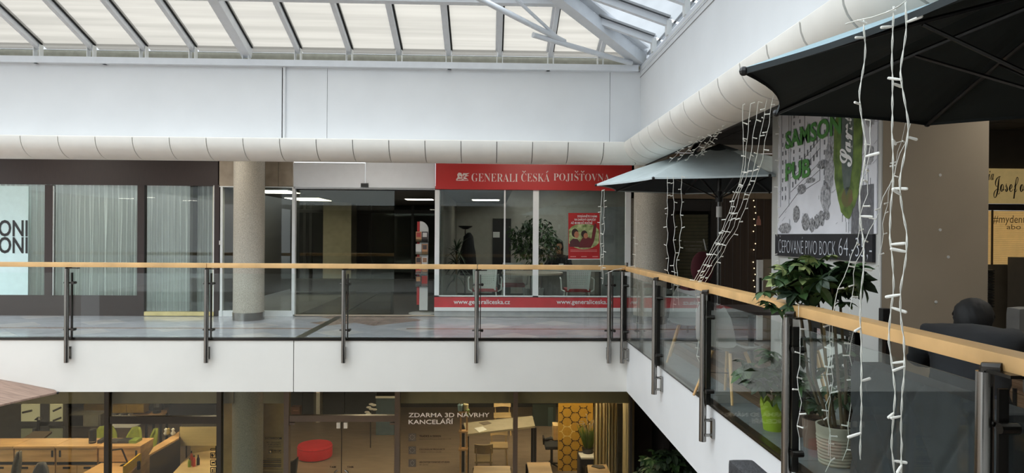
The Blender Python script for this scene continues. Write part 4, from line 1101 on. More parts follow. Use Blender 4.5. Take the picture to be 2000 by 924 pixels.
# room shell
shw = mat('showroom_wall', (120, 112, 98), .85); shf = mat('showroom_floor', (132, 116, 100), .4, var=.06, scale=3, stretch=(1, 3, 1))
struct('floor_showroom', MB().box(-16.5, LX(1236, YGl) + 3.2, YGl + .05, 22, ZL, ZL + .01), shf)
struct('wall_showroom_back', MB().box(-16.5, 9, 20.0, 20.1, ZL, ZB), mat('showroom_dark', (50, 50, 50), .8))
struct('ceiling_showroom', MB().box(-16.5, LX(1236, YGl) + 4, YGl + .05, 20, ZB - .06, ZB - .03), mat('showroom_ceiling', (150, 146, 138), .8))
xr_ = LX(1232, YGl)
struct('wall_showroom_right', MB().prism([(xr_, YGl + .1, ZL), (xr_ + .08, YGl + .1, ZL), (LX(1168, 17.5) + .08, 17.5, ZL), (LX(1168, 17.5), 17.5, ZL)], (0, 0, ZB - ZL)), mat('showroom_cream', (190, 172, 132), .8))
# added downlights, unseen, brightening the glass lettering, column and header band
for k, px in enumerate((60, 330, 650, 880, 1110)):
    x = LX(px, 10.4); t = thing('ceiling_light', 'added unseen downlight under the gallery slab before the %s' % ('oak sideboards', 'pale desk', 'red pouf', 'white lettering', 'hexagon screen')[k], 'ceiling light', (x, 10.4, ZB - .02), group='added downlights under the gallery slab')
    obj('diffuser', MB().lathe([(0, ZB - .02), (.13, ZB - .02), (.13, ZB - .01), (0, ZB - .01)], 20, (x, 10.4, 0)), lamps_, t); obj('ring', MB().lathe([(.13, ZB - .03), (.16, ZB - .03), (.16, ZB - .005), (.13, ZB - .005)], 20, (x, 10.4, 0)), frost, t)
tb = thing('ceiling_light', 'added unseen light in the bay of the showroom lettering', 'ceiling light', (LX(535, 11.6), 11.6, ZB - .02))  # unseen lamp added so the dark bay and its lettering show
obj('diffuser', MB().lathe([(0, ZB - .03), (.24, ZB - .03), (.24, ZB - .005), (0, ZB - .005)], 16, (LX(535, 11.6), 11.6, 0)), lamps_, tb)
for k, (x, y) in enumerate(((-8.4, 11.95), (-6.6, 11.95), (-9.5, 15.6), (-5.2, 13.6), (.3, 13.8), (.3, 16.4), (1.7, 13.0), (1.7, 15.6), (-2.4, 13.6))):  # unseen lamps added where furniture and floor came out too dark
    t = thing('ceiling_light', 'added unseen showroom light above the %s' % ('oak sideboards on the left', 'desk lamp and yellow screen', 'lit windows on the left', 'long dark counter', 'plant divider', 'grey meeting table', 'potted grass', 'hexagon screen', 'red pouf')[k], 'ceiling light', (x, y, ZB - .1), group='added showroom lights')
    obj('diffuser', MB().box(x - .3, x + .3, y - .3, y + .3, ZB - .085, ZB - .07), lamps_, t)
    obj('frame', MB().box(x - .33, x + .33, y - .33, y + .33, ZB - .07, ZB - .062), frost, t)
# sideboards
zt = LZ(871, 12.38, 100); Yf = 12.38
def door(par, a, b_, y0_, y1_, hx=None):
    d = obj('door', lb_(MB(), a + .6, b_ - .6, y0_, y1_, Yf - .02, Yf), oak, par)
    if hx: obj('handle', lb_(MB(), hx, hx + 4, 880, 893, Yf - .024, Yf - .018), black, d)
def sideboard(a, b_, doors, drawers, label):
    t = thing('sideboard', label, 'sideboard', (LX((a + b_) / 2, Yf), Yf, ZL), group='oak sideboards of the showroom')
    obj('top', MB().box(LX(a, Yf), LX(b_, Yf), Yf - .03, Yf + .46, zt - .035, zt), oak, t)
    obj('body', MB().box(LX(a, Yf) + .005, LX(b_, Yf) - .005, Yf + .0, Yf + .44, ZL + .01, zt - .035), oakl if False else oak, t)
    obj('shelf_slot', lb_(MB(), a + 2, b_ - 2, 903, 908, Yf - .012, Yf), black, t)
    for d in doors: door(t, d[0], d[1], 873, 902, d[2])
    n_ = len(drawers)
    for d in drawers:
        q = obj('drawer', lb_(MB(), d[0], d[1], 910, 940, Yf - .02, Yf), oak, t)
        obj('handle', lb_(MB(), (d[0] + d[1]) / 2 - 7, (d[0] + d[1]) / 2 + 7, 912, 916, Yf - .024, Yf - .018), black, q)
sideboard(-80, 27, [(-78, -26, None), (-26, 27, None)], [(-78, -26), (-26, 27)], 'oak sideboard cut by the left edge of the photo')
sideboard(28, 108, [(29, 107, 100)], [(29, 67), (68, 107)], 'oak sideboard left of the dark window post, first with black handle slots')
sideboard(109, 191, [(110, 190, 115)], [(110, 150), (151, 190)], 'oak sideboard carrying the black round speaker')
sideboard(192, 292 - 16, [(193, 275, 264)], [(193, 234), (235, 275)], 'oak sideboard right of the dark window post')
def cyl(name, px, py0, py1, rpx, Y, m_, label, cat, z=None, **k):
    x = LX(px, Y); z0 = LZ(py1, Y, px); z1 = LZ(py0, Y, px); r_ = rpx * Y / F
    o = obj(name, MB().lathe([(0, z0), (r_, z0), (r_, z1 - .01), (r_ - .01, z1), (0, z1)], 20, (x, Y, 0)), m_, smooth='auto')
    return tag(o, label, cat)
Ysp = 12.55
x = LX(181, Ysp); sp = thing('round_speaker', 'black round speaker standing on the oak sideboard', 'speaker', (x, Ysp, zt))
obj('body', MB().lathe([(0, zt), (.062, zt), (.062, zt + .24), (.05, zt + .25), (0, zt + .25)], 20, (x, Ysp, 0)), black, sp, smooth='auto')
obj('ring', MB().lathe([(.062, zt + .03), (.065, zt + .035), (.062, zt + .04)], 20, (x, Ysp, 0)), steel, sp)
for k, (px, w_, c_) in enumerate(((225, 20, (60, 60, 62)), (246, 22, (46, 46, 50)), (264, 14, (120, 140, 60)), (200, 8, (40, 40, 42)))):
    x = LX(px, 12.6); tag(obj('magazine', MB().box(x - w_ * .0047, x + w_ * .0047, 12.5, 12.72, zt, zt + .03 + .01 * k), mat('mag%d' % k, c_, .5)),
        ('grey flat book pile behind the dark post', 'dark book pile on the right oak sideboard', 'green folder at the right end of the oak sideboard', 'small black box beside the round speaker')[k], 'book')
# long counter going back on the right of the sideboards
lc_ = thing('long_counter', 'long dark counter with oak top running back into the showroom', 'counter', (LX(330, 14), 14, ZL))
cpts = [P(292, 886, Y=12.5), P(352, 851, Y=15.5)]
zc_ = zt - .0
def flatz(px, py, z): return P(px, py, Z=z)
q = [flatz(290, 889, zc_), flatz(300, 873, zc_), flatz(350, 843, zc_), flatz(350, 855, zc_)]
obj('top', MB().prism([Vector((v.x, v.y, zc_ - .03)) for v in q], (0, 0, .03)), oak, lc_)
obj('body', MB().prism([Vector((v.x + .02, v.y, ZL)) for v in q], (0, 0, zc_ - .03 - ZL)), mat('counter_black', (24, 24, 25), .4), lc_)
for k, px in enumerate((324, 329, 338)):
    v = flatz(px, 850, zc_); tag(obj('small_figurine', MB().lathe([(0, 0), (.03, .0), (.045, .04), (.02, .08), (.035, .11), (0, .14)], 10, (v.x, v.y, zc_)), (whitep, mat('fig_gold', (170, 150, 90), .5), whitep)[k], smooth=True),
        ('white figurine on the dark long counter, nearest the left', 'yellowish figurine between two white ones', 'white figurine on the long counter, last in the row')[k], 'figurine', 'figurines on the long counter')
# tall pale panel and desk at the right bay
Ya = 13.0
pp2 = thing('oak_screen', 'pale oak panel hanging over the right desk', 'panel', (LX(387, Ya), Ya, LZ(872, Ya, 387)))
obj('board', lb_(MB(), 351, 423, 834, 871, Ya, Ya + .04), mat('pale_board', (206, 190, 140), .6, var=.04, scale=3, stretch=(.5, 1, 8)), pp2)
obj('top_edge', lb_(MB(), 354, 423, 827, 834, Ya + .02, Ya + .3), mat('panel_grey', (74, 70, 62), .7), pp2)
for px in (362, 420): obj('bracket', MB().tube([(LX(px, Ya), Ya + .05, LZ(871, Ya, 387)), (LX(px, Ya), Ya + .05, ZL + .7)], .012, 6), black, pp2)
zd = LZ(905, 12.6, 380)
dq = [P(336, 926, Z=zd), P(372, 886, Z=zd), P(424, 878, Z=zd), P(426, 926, Z=zd)]
dk2 = thing('desk', 'pale desk with small colourful bottles at the right of the left bay', 'desk', (dq[0].x, dq[0].y, ZL), group='desks of the showroom')
obj('top', MB().prism([Vector((v.x, v.y, zd - .03)) for v in dq], (0, 0, .03)), oakl, dk2)
obj('back_panel', MB().prism([Vector((dq[1].x, dq[1].y, zd)), Vector((dq[2].x, dq[2].y, zd)), Vector((dq[2].x, dq[2].y + .03, zd)), Vector((dq[1].x, dq[1].y + .03, zd))], (0, 0, .28)), MATS['pale_board'], dk2)
for v in dq: obj('leg', MB().box(v.x - .02, v.x + .02, v.y - .02, v.y + .02, ZL, zd - .03), black, dk2)
for k, (px, py, c_, h) in enumerate(((370, 912, (150, 176, 60), .16), (374, 909, (206, 96, 60), .26), (379, 911, (204, 78, 62), .2), (387, 908, (40, 40, 46), .18))):
    v = P(px, py, Z=zd)
    t = thing('bottle', ('green bottle on the pale desk', 'tallest orange bottle on the pale desk', 'shorter red bottle on the pale desk', 'dark bottle on the pale desk')[k], 'bottle', (v.x, v.y, zd), group='bottles on the pale desk')
    obj('body', MB().lathe([(0, zd), (.028, zd), (.028, zd + h * .6), (.01, zd + h * .85), (0, zd + h * .85)], 12, (v.x, v.y, 0)), mat('bottle%d' % k, c_, .3), t, smooth='auto')
    obj('cap', MB().lathe([(0, zd + h * .85), (.012, zd + h * .85), (.012, zd + h), (0, zd + h)], 8, (v.x, v.y, 0)), black, t)
# pictograms on the glass
pict = mat('pictogram_black', (20, 20, 20), .6)
pg = thing('door_pictograms', 'three black framed pictograms on the glass beside the dark post', 'sign', (LX(416, YGl), YGl - .01, LZ(922, YGl)))
for k, cy_ in enumerate((876, 889.5, 904, 918)):
    m = MB()
    h_ = 5
    if k == 0: cy_ = 878; h_ = 1.5
    c = [(411.5, cy_ - h_), (421.5, cy_ - h_), (421.5, cy_ + h_), (411.5, cy_ + h_), (411.5, cy_ - h_)]
    q = [P(a, b_, Y=YGl - .006) for a, b_ in c]
    for a, b_ in zip(q, q[1:]): m.tube([a, b_], .006, 4)
    obj('frame_line', m, pict, pg)
def fl2(pts, m_, nm='pictogram', par=None, Y=YGl - .004): return obj(nm, flat(pts, Y, .003), m_, par)
fl2([(413, 886), (416, 887), (416, 891), (413, 892)], pict, par=pg); fl2([(414, 893), (420, 885), (420.5, 886), (415, 893.5)], pict, par=pg)
fl2([(413.5, 902), (419, 902), (420.5, 900.5), (421, 902), (419.5, 904), (419.5, 907), (418.7, 907), (418.5, 905), (415, 905), (415, 907), (414, 907)], pict, par=pg)
fl2([(414, 916), (416, 916), (416, 922), (414, 922)], pict, par=pg); fl2([(417.5, 914), (419, 914), (419, 922), (417.5, 922)], pict, par=pg)
# desk in the middle with yellow screen and a black desk lamp
zd = LZ(922, 11.9, 200)
dq = [P(150, 930, Z=zd), P(200, 903, Z=zd), P(272, 903, Z=zd), P(250, 930, Z=zd)]
dk3 = thing('desk', 'oak desk with a yellow screen in front of the sideboards', 'desk', (dq[0].x, dq[0].y, ZL), group='desks of the showroom')
obj('top', MB().prism([Vector((v.x, v.y, zd - .03)) for v in dq], (0, 0, .03)), oak, dk3)
for v in dq: obj('leg', MB().box(v.x - .02, v.x + .02, v.y - .02, v.y + .02, ZL, zd - .03), black, dk3)
yel = mat('felt_yellow', (206, 166, 40), .85, var=.05, scale=20)
q = [P(240, 930, Z=zd), P(273, 903, Z=zd)]
obj('screen', MB().prism([Vector((q[0].x, q[0].y, zd)), Vector((q[1].x, q[1].y, zd)), Vector((q[1].x + .03, q[1].y, zd)), Vector((q[0].x + .03, q[0].y, zd))], (0, 0, .17)), yel, dk3)
lv = P(243, 911, Z=zd)
dl = thing('desk_lamp', 'black jointed desk lamp on the oak desk', 'lamp', (lv.x, lv.y, zd))
def LP(px, py): return P(px, py, Y=lv.y)
obj('lamp_head', MB().prism([LP(232, 912), LP(236, 908), LP(252, 904), LP(255, 907), LP(246, 911), LP(236, 913)], (0, .08, 0)), black, dl)
obj('arm', MB().tube([LP(250, 906), LP(238, 877)], .014, 6), black, dl); obj('arm', MB().tube([LP(238, 877), LP(206, 881)], .012, 6), black, dl)
obj('lamp_stem', MB().tube([LP(206, 881), LP(206, 926)], .012, 6), black, dl)
tag(obj('screen_clamp', lb_(MB(), 268, 272, 902, 918, lv.y - .05, lv.y), black), 'black clamp at the corner of the yellow screen', 'clamp')
# chairs in the left bay
def shell(px0, px1, py0, py1, Y, m_, tilt=0, th=.05):
    m = MB(); n = 10; x0, x1 = LX(px0, Y), LX(px1, Y); z0, z1 = LZ(py1, Y, px0), LZ(py0, Y, px0); rows = []
    for j in range(n + 1):
        v = j / n; row = []
        for i in range(n + 1):
            u = i / n; wv = 1 - .35 * max(0, v - .6) ** 2 / .16
            row.append(m.b.verts.new((x0 + (x1 - x0) * (.5 + (u - .5) * wv) + tilt * v, Y - .06 * (2 * u - 1) ** 2 + .08 * v, z0 + (z1 - z0) * v)))
        rows.append(row)
    for j in range(n):
        for i in range(n): m.b.faces.new((rows[j][i], rows[j][i + 1], rows[j + 1][i + 1], rows[j + 1][i]))
    bmesh.ops.recalc_face_normals(m.b, faces=m.b.faces); bmesh.ops.solidify(m.b, geom=m.b.faces[:], thickness=th); return m
def work_chair(px0, px1, py0, Y, m_, label, tilt=0, seatz=.46, legm=None, arms=False):
    cx_ = (LX(px0, Y) + LX(px1, Y)) / 2; w_ = LX(px1, Y) - LX(px0, Y)
    t = thing('office_chair', label, 'chair', (cx_, Y, ZL), group='chairs of the showroom')
    zs = ZL + seatz; z1 = LZ(py0, Y, px0)
    m = MB(); n = 10; rows = []
    for j in range(n + 1):
        v = j / n; row = []
        for i in range(n + 1):
            u = i / n; wv = 1 - .5 * max(0, v - .55) ** 2 / .2
            row.append(m.b.verts.new((cx_ + w_ * (u - .5) * wv + tilt * v, Y - .06 * (2 * u - 1) ** 2 + .08 * v, zs + .08 + (z1 - zs - .08) * v)))
        rows.append(row)
    for j in range(n):
        for i in range(n): m.b.faces.new((rows[j][i], rows[j][i + 1], rows[j + 1][i + 1], rows[j + 1][i]))
    bmesh.ops.recalc_face_normals(m.b, faces=m.b.faces); bmesh.ops.solidify(m.b, geom=m.b.faces[:], thickness=.04)
    obj('backrest', m, m_, t, smooth=True)
    obj('seat', MB().box(cx_ - w_ * .5, cx_ + w_ * .5, Y - .44, Y + .02, zs, zs + .07, bevel=.025), m_, t)
    lm_ = legm or black
    obj('column', MB().tube([(cx_, Y - .2, ZL + .08), (cx_, Y - .2, zs)], .03, 8), lm_, t)
    for k in range(5):
        a = R(72 * k + 20); l = obj('leg', MB().tube([(cx_, Y - .2, ZL + .1), (cx_ + .28 * math.cos(a), Y - .2 + .28 * math.sin(a), ZL + .06)], .018, 6), lm_, t)
        obj('caster', MB().ball((cx_ + .28 * math.cos(a), Y - .2 + .28 * math.sin(a), ZL + .03), .03, u=8, v=6), black, l)
    if arms:
        for s_ in (-1, 1): obj('armrest', MB().tube([(cx_ + s_ * w_ * .52, Y - .1, zs + .02), (cx_ + s_ * w_ * .58, Y - .15, zs + .22), (cx_ + s_ * w_ * .58, Y - .38, zs + .22)], .02, 6), black, t)
    return t
work_chair(20, 40, 883, 12.0, greyf, 'beige grey chair seen edge on at the bottom left', tilt=.05)
work_chair(63, 98, 905, 11.95, mat('chair_grey', (88, 88, 92), .8), 'grey rounded chair back in front of the oak sideboards')
olv = mat('chair_green', (150, 162, 64), .8, var=.05, scale=20)
work_chair(170, 224, 833, 13.9, olv, 'wide olive green armchair behind the oak sideboards', tilt=.1)
work_chair(238, 272, 835, 13.7, olv, 'olive green chair right of the dark post, pointed back', tilt=.1)
work_chair(282, 300, 838, 13.6, olv, 'narrow olive green chair at the end of the sideboards', tilt=.12)
# far side of the left bay: lit windows, shelves, yellow cabinets
Yh = 18.0
def back_box(name, px0, px1, py0, py1, m_, label, cat, Y=Yh, d=.4, parts=None):
    t = thing(name, label, cat, (LX(px0, Y), Y, LZ(py1, Y, px0)))
    obj('body', lb_(MB(), px0, px1, py0, py1, Y, Y + d), m_, t)
    for nm, a, b_, c, e, mm in parts or []: obj(nm, lb_(MB(), a, b_, c, e, Y - .02, Y - .001), mm, t)
    return t
litw = mat('lit_window', (150, 142, 108), .7, var=.08, scale=2, emis=(150, 140, 104), estr=.8)
wb = root('window_7')
struct('wall_window_side', MB().box(-16.4, LX(128, 16.0), 16.0, 16.06, ZL, ZB), mat('showroom_dim', (70, 66, 58), .8), wb)
struct('pane', lb_(MB(), 41, 78, 790, 824, 15.9, 15.95), litw, wb); struct('pane', lb_(MB(), 95, 120, 790, 824, 15.9, 15.95), litw, wb)
struct('mullion', lb_(MB(), 78, 95, 780, 850, 15.86, 15.9), dbronze, wb); struct('frame_rail', lb_(MB(), 38, 122, 824, 832, 15.86, 15.9), dbronze, wb)
struct('pane', lb_(MB(), 41, 120, 838, 860, 15.9, 15.95), mat('lit_floor', (96, 92, 66), .7, emis=(86, 82, 58), estr=.8), wb)
for k, (a, b_, c_, e_) in enumerate(((44, 62, 802, 806), (104, 119, 796, 803), (104, 119, 816, 822))):
    struct('roller_bar', MB().tube([P(a, e_, Y=15.85), P(b_, c_, Y=15.85)], .025, 6), dbronze, wb)
gold = mat('yellow_cabinet', (176, 142, 44), .55, var=.05); 
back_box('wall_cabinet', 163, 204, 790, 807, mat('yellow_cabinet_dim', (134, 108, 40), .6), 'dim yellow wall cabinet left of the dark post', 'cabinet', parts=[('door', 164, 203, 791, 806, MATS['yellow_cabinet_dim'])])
back_box('wall_cabinet', 212, 281, 790, 807, gold, 'bright yellow wall cabinet right of the dark post', 'cabinet', parts=[('door', 213, 246, 791, 806, gold), ('door', 247, 280, 791, 806, gold)])
back_box('open_shelf_unit', 134, 196, 810, 834, mat('shelf_grey', (106, 102, 90), .6), 'grey low shelf unit with one open compartment', 'shelf', Y=16.5, parts=[('opening', 136, 161, 812, 832, black), ('door', 163, 192, 811, 833, mat('shelf_door', (120, 116, 100), .6))])
for k, px in enumerate((216, 221, 226, 231, 236, 241, 249)):
    tag(obj('book', lb_(MB(), px, px + 4, 809, 814, 17.9, 18.1), mat('bk%d' % (k % 3), ((190, 188, 180), (120, 118, 112), (60, 58, 56))[k % 3], .6)), 'small %s book under the bright yellow cabinet, %s of seven from the left' % (('pale', 'grey', 'dark')[k % 3], ('first', 'second', 'third', 'fourth', 'fifth', 'sixth', 'seventh')[k]), 'book', 'books under the yellow wall cabinet')
tag(obj('book_board', lb_(MB(), 212, 290, 814, 817, 17.85, 18.2), oak), 'thin shelf board under the bright yellow cabinet', 'shelf')
Yq2 = 15.5; zsh = LZ(812, Yq2, 300)
dsh = thing('high_table', 'oak high table with a black machine on top', 'table', (LX(300, Yq2), Yq2, ZL))
q = [P(286, 813, Z=zsh), P(300, 801, Z=zsh), P(326, 801, Z=zsh), P(314, 813, Z=zsh)]
obj('top', MB().prism([Vector((v.x, v.y, zsh - .06)) for v in q], (0, 0, .06)), oak, dsh)
for v in q: obj('leg', MB().box(v.x - .02, v.x + .02, v.y - .02, v.y + .02, ZL, zsh - .06), black, dsh)
v = P(306, 806, Z=zsh)
tag(obj('coffee_machine', MB().lathe([(0, zsh), (.09, zsh), (.09, zsh + .06), (.16, zsh + .08), (.16, zsh + .15), (.12, zsh + .24), (0, zsh + .26)], 16, (v.x, v.y, 0)), black), 'black lamp like machine on the oak high table', 'machine')
tag(obj('black_boards', lb_(MB(), 330, 422, 790, 812, 17.5, 17.6), mat('board_black', (30, 29, 28), .5)), 'row of black panels at the back of the left bay', 'panels')
tag(obj('white_ledge', lb_(MB(), 200, 262, 834, 836, 15, 15.3), whitep), 'thin white ledge behind the green chairs', 'ledge')
tag(obj('grey_basket', MB().lathe([(0, LZ(848, 17)), (.2, LZ(848, 17)), (.24, LZ(828, 17)), (.2, LZ(827, 17)), (0, LZ(840, 17))], 16, (LX(0, 17), 17, 0)), greyf), 'grey round basket at the far left of the showroom', 'basket')
tbl = thing('round_side_table', 'small dark table with a black stand before the lit window', 'table', (LX(72, 15.5), 15.5, ZL))
obj('top', MB().prism([P(44, 860, Z=-2.75), P(66, 846, Z=-2.75), P(102, 846, Z=-2.75), P(85, 860, Z=-2.75)], (0, 0, .04)), mat('walnut', (92, 74, 50), .5), tbl)
obj('leg', MB().box(LX(72, 15) - .03, LX(72, 15) + .03, 14.9, 14.96, ZL, -2.75), black, tbl)
tag(obj('black_stand', MB().tube([P(75, 848, Y=15.2), P(75, 818, Y=15.2)], .03, 8).lathe([(0, LZ(820, 15.2)), (.08, LZ(818, 15.2)), (.03, LZ(814, 15.2)), (0, LZ(813, 15.2))], 12, (LX(75, 15.2), 15.2, 0)), black), 'black stand silhouetted against the lit window', 'stand')
# showroom text on the beige bay
inkb = mat('print_black', (26, 24, 22), .6)
sgn = thing('showroom_lettering', 'small black showroom lettering beside the granite column', 'sign', (LX(535, YGl), YGl, LZ(924, YGl)))
def gtext(s_, a, b_, y0_, y1_, m_, par, Y=YGl - .004, **k): text('lettering', s_, P(a, y1_, Y=Y), UX, UZ, LX(b_, Y) - LX(a, Y), LZ(y0_, Y) - LZ(y1_, Y), m_, par, **k)
gtext('SHOWROOM', 517, 550, 854, 858.5, inkb, sgn, offset=.02)
for s_, a, y0_ in (('PRO ZÁKAZNÍKY', 521, 862.5), ('A ARCHITEKTY', 523, 866.7), ('SPOLEČNOSTI', 524, 871)): gtext(s_, a, 549, y0_, y0_ + 3, inkb, sgn, offset=.01)
gtext('TOP', 535, 549.5, 879, 882.5, inkb, sgn, offset=.03); gtext('OFFICE', 532, 549.5, 883.3, 885.6, inkb, sgn)
fl2([(525, 879), (531, 879), (531, 885.6), (525, 885.6)], inkb, 'logo_square', sgn)
fl2([(526.5, 881), (528.5, 880.3), (530, 883), (528, 884.6)], ochre, 'logo_leaf', sgn, Y=YGl - .008)
for k, py in enumerate((896, 899, 902.5, 907.5, 910.5)): fl2([(514, py), (549, py), (549, py + 1.4), (514, py + 1.4)] if k else [(521, py), (549, py), (549, py + 1), (521, py + 1)], inkb, 'text_line', sgn)
for py in (916, 922): fl2([(513, py), (552, py), (552, py + .5), (513, py + .5)], inkb, 'text_line', sgn)
# glass doors in the middle bay
gd = root('door_4')
for a, b_ in ((566, 666.5), (668, 770)): struct('leaf_glass', MB().box(LX(a, YGl), LX(b_, YGl), YGl + .0, YGl + .012, ZL + .02, LZ(824, YGl)), glass, gd)
struct('leaf_gap', MB().box(LX(666.6, YGl), LX(667.8, YGl), YGl, YGl + .012, ZL, LZ(824, YGl)), gap, gd)
for a in (657, 671, 565, 761): struct('hinge_plate', lb_(MB(), a, a + (7 if a < 700 and a > 600 else 10), 826, 837 if 600 < a < 700 else 830, YGl - .02, YGl + .03), bronze if not 600 < a < 700 else whitep, gd)
gtext('TAM', 644, 656, 910.5, 914, inkb, gd, offset=.02); gtext('TAM', 678, 690, 910.5, 914, inkb, gd, offset=.02)
for px, s_ in ((659, -1), (674, 1)):
    struct('pull_handle', MB().tube([P(px, 919, Y=YGl - .05), P(px + s_ * 5, 922, Y=YGl - .07), P(px + s_ * 7, 940, Y=YGl - .07)], .014, 8), steel, gd, smooth='auto')
# red pouf
zf = ZL + .01; v = P(615, 893, Z=zf); rp = 33 * v.y / F
pf_ = thing('round_pouf', 'large round red pouf on the showroom floor', 'pouf', (v.x, v.y, zf))
hpf = LZ(868, v.y, 615) - zf
obj('cushion', MB().lathe([(0, zf + .02), (rp * .97, zf + .02), (rp, zf + .06), (rp, zf + hpf - .04), (rp * .96, zf + hpf), (0, zf + hpf)], 40, (v.x, v.y, 0)), mat('pouf_red', (190, 40, 50), .8, var=.03), pf_, smooth='auto')
obj('seam', MB().lathe([(rp, zf + hpf - .05), (rp + .006, zf + hpf - .045), (rp, zf + hpf - .04)], 40, (v.x, v.y, 0)), mat('seam_red', (120, 24, 34), .8), pf_)
tag(obj('black_bag', MB().prism([P(562, 940, Y=12.2), P(562, 905, Y=12.2), P(571, 902, Y=12.2), P(580, 895, Y=12.2), P(579, 908, Y=12.2), P(575, 940, Y=12.2)], (0, .1, 0)), blackm), 'black fabric corner standing inside the glass door', 'bag')
sc1 = thing('dark_partition', 'dark slate room divider behind the red pouf', 'partition', (LX(600, 18.6), 18.6, ZL))
slate = mat('slate_panel', (46, 52, 60), .7)
for a, b_ in ((566, 590), (591, 612), (630, 672), (673, 735)): obj('panel', MB().box(LX(a, 18.6), LX(b_, 18.6), 18.6, 18.66, ZL, ZB), slate, sc1)
obj('post', MB().box(LX(612, 18.5), LX(629, 18.5), 18.5, 18.56, ZL, ZB), mat('grey_post', (96, 94, 90), .6), sc1)
obj('post', MB().box(LX(617, 18.4), LX(624, 18.4), 18.4, 18.46, ZL, ZB), whitep, sc1)
back_box('blue_window_panel', 734, 770, 777, 850, mat('steel_blue', (78, 96, 106), .6), 'blue grey panel behind the right glass door', 'panel', Y=17.2, d=.05, parts=[('frame', 733, 771, 774, 778, whitep)])
v = P(724, 800, Y=16.2)
pl_ = thing('white_flower', 'white bloom arrangement on a stem beside the blue grey panel', 'plant', (v.x, v.y, ZL))
obj('stem', MB().tube([(v.x, v.y, ZL), v], .012, 6), black, pl_)
for k in range(9):
    a = k * .7; obj('petal', MB().ball((v.x + .09 * math.cos(a), v.y, v.z + .13 * math.sin(a * 1.3)), .045, (1.4, .5, .6), 8, 5), whitep, pl_)
back_box('shelf_low', 568, 585, 795, 812, mat('shelf_brown', (92, 60, 46), .6), 'small brown shelf with round loop behind the glass door', 'shelf', Y=17.5, d=.2, parts=[('loop', 572, 583, 801, 803, mat('loop_tan', (150, 110, 90), .6))])
# window lettering, white and black
wl = thing('window_lettering', 'white and black lettering on the dark showroom window', 'sign', (LX(870, YGl), YGl, LZ(924, YGl)))
gtext('ZDARMA 3D NÁVRHY', 798, 956, 804.5, 815, bright, wl, offset=.012)
gtext('KANCELÁŘÍ', 798, 885, 817, 828.5, bright, wl, offset=.012)
for s_, b_, y0_ in (('TRADICE A DESIGN', 861, 850), ('ORIGINÁLNÍ PRODUKTY', 869.5, 875.5), ('ARCHITEKTONICKÉ STUDIO', 878, 900.5)): gtext(s_, 819, b_, y0_, y0_ + 4, inkb, wl, offset=.02)
for s_, b_, y0_ in (('největší specializovaný showroom v ČR', 881, 856), ('originální značkový nábytek', 862, 881.5), ('3D návrhy', 836, 906.5)): gtext(s_, 819, b_, y0_, y0_ + 3, mat('print_dim', (44, 40, 36), .6), wl)
for k, cy_ in enumerate((854, 879.5, 904.5)):
    fl2([(798, cy_ - 7.5), (812.5, cy_ - 7.5), (812.5, cy_ + 7.5), (798, cy_ + 7.5)], mat('icon_grey', (96, 88, 78), .6), 'icon_square', wl)
    for j in range(8):
        a = j * math.pi / 4; c_ = (805.2 + (4.5 if k != 2 else 3.5) * math.cos(a), cy_ + 4.5 * math.sin(a))
        fl2([(c_[0] - .7, c_[1] - .7), (c_[0] + .7, c_[1] - .7), (c_[0] + .7, c_[1] + .7), (c_[0] - .7, c_[1] + .7)], mat('icon_light', (150, 142, 128), .6), 'icon_dot', wl, Y=YGl - .009)
# meeting table with wooden chairs
zm = ZL + .75; 
mq = [P(913, 847, Z=zm), P(911, 830, Z=zm), P(1002, 817, Z=zm), P(1003, 838, Z=zm)]
mt = thing('meeting_table', 'grey topped meeting table with two black screens on it', 'table', (mq[0].x, mq[0].y, ZL))
ztb = ZL + 1.05
mq = [P(913, 848, Z=ztb), P(905, 826, Z=ztb), P(1040, 812, Z=ztb), P(1045, 832, Z=ztb)]
obj('top', MB().prism([Vector((v.x, v.y, ztb - .04)) for v in mq], (0, 0, .04)), mat('table_grey', (150, 140, 118), .5), mt)
for v in mq: obj('leg', MB().box(v.x - .03, v.x + .03, v.y - .03, v.y + .03, ZL, ztb - .04), black, mt)
v = P(940, 838, Z=ztb); tag(obj('brochure', MB().prism([Vector((P(a, b_, Z=ztb).x, P(a, b_, Z=ztb).y, ztb)) for a, b_ in ((926, 837), (936, 845), (951, 840), (943, 834))], (0, 0, .01)), whitep), 'open white magazine on the grey meeting table', 'magazine')
tag(obj('place_mat', MB().prism([Vector((P(a, b_, Z=ztb).x, P(a, b_, Z=ztb).y, ztb)) for a, b_ in ((935, 826), (945, 831), (960, 827), (952, 823))], (0, 0, .006)), mat('mat_brown', (96, 84, 70), .7)), 'brown place mat on the grey meeting table', 'mat')
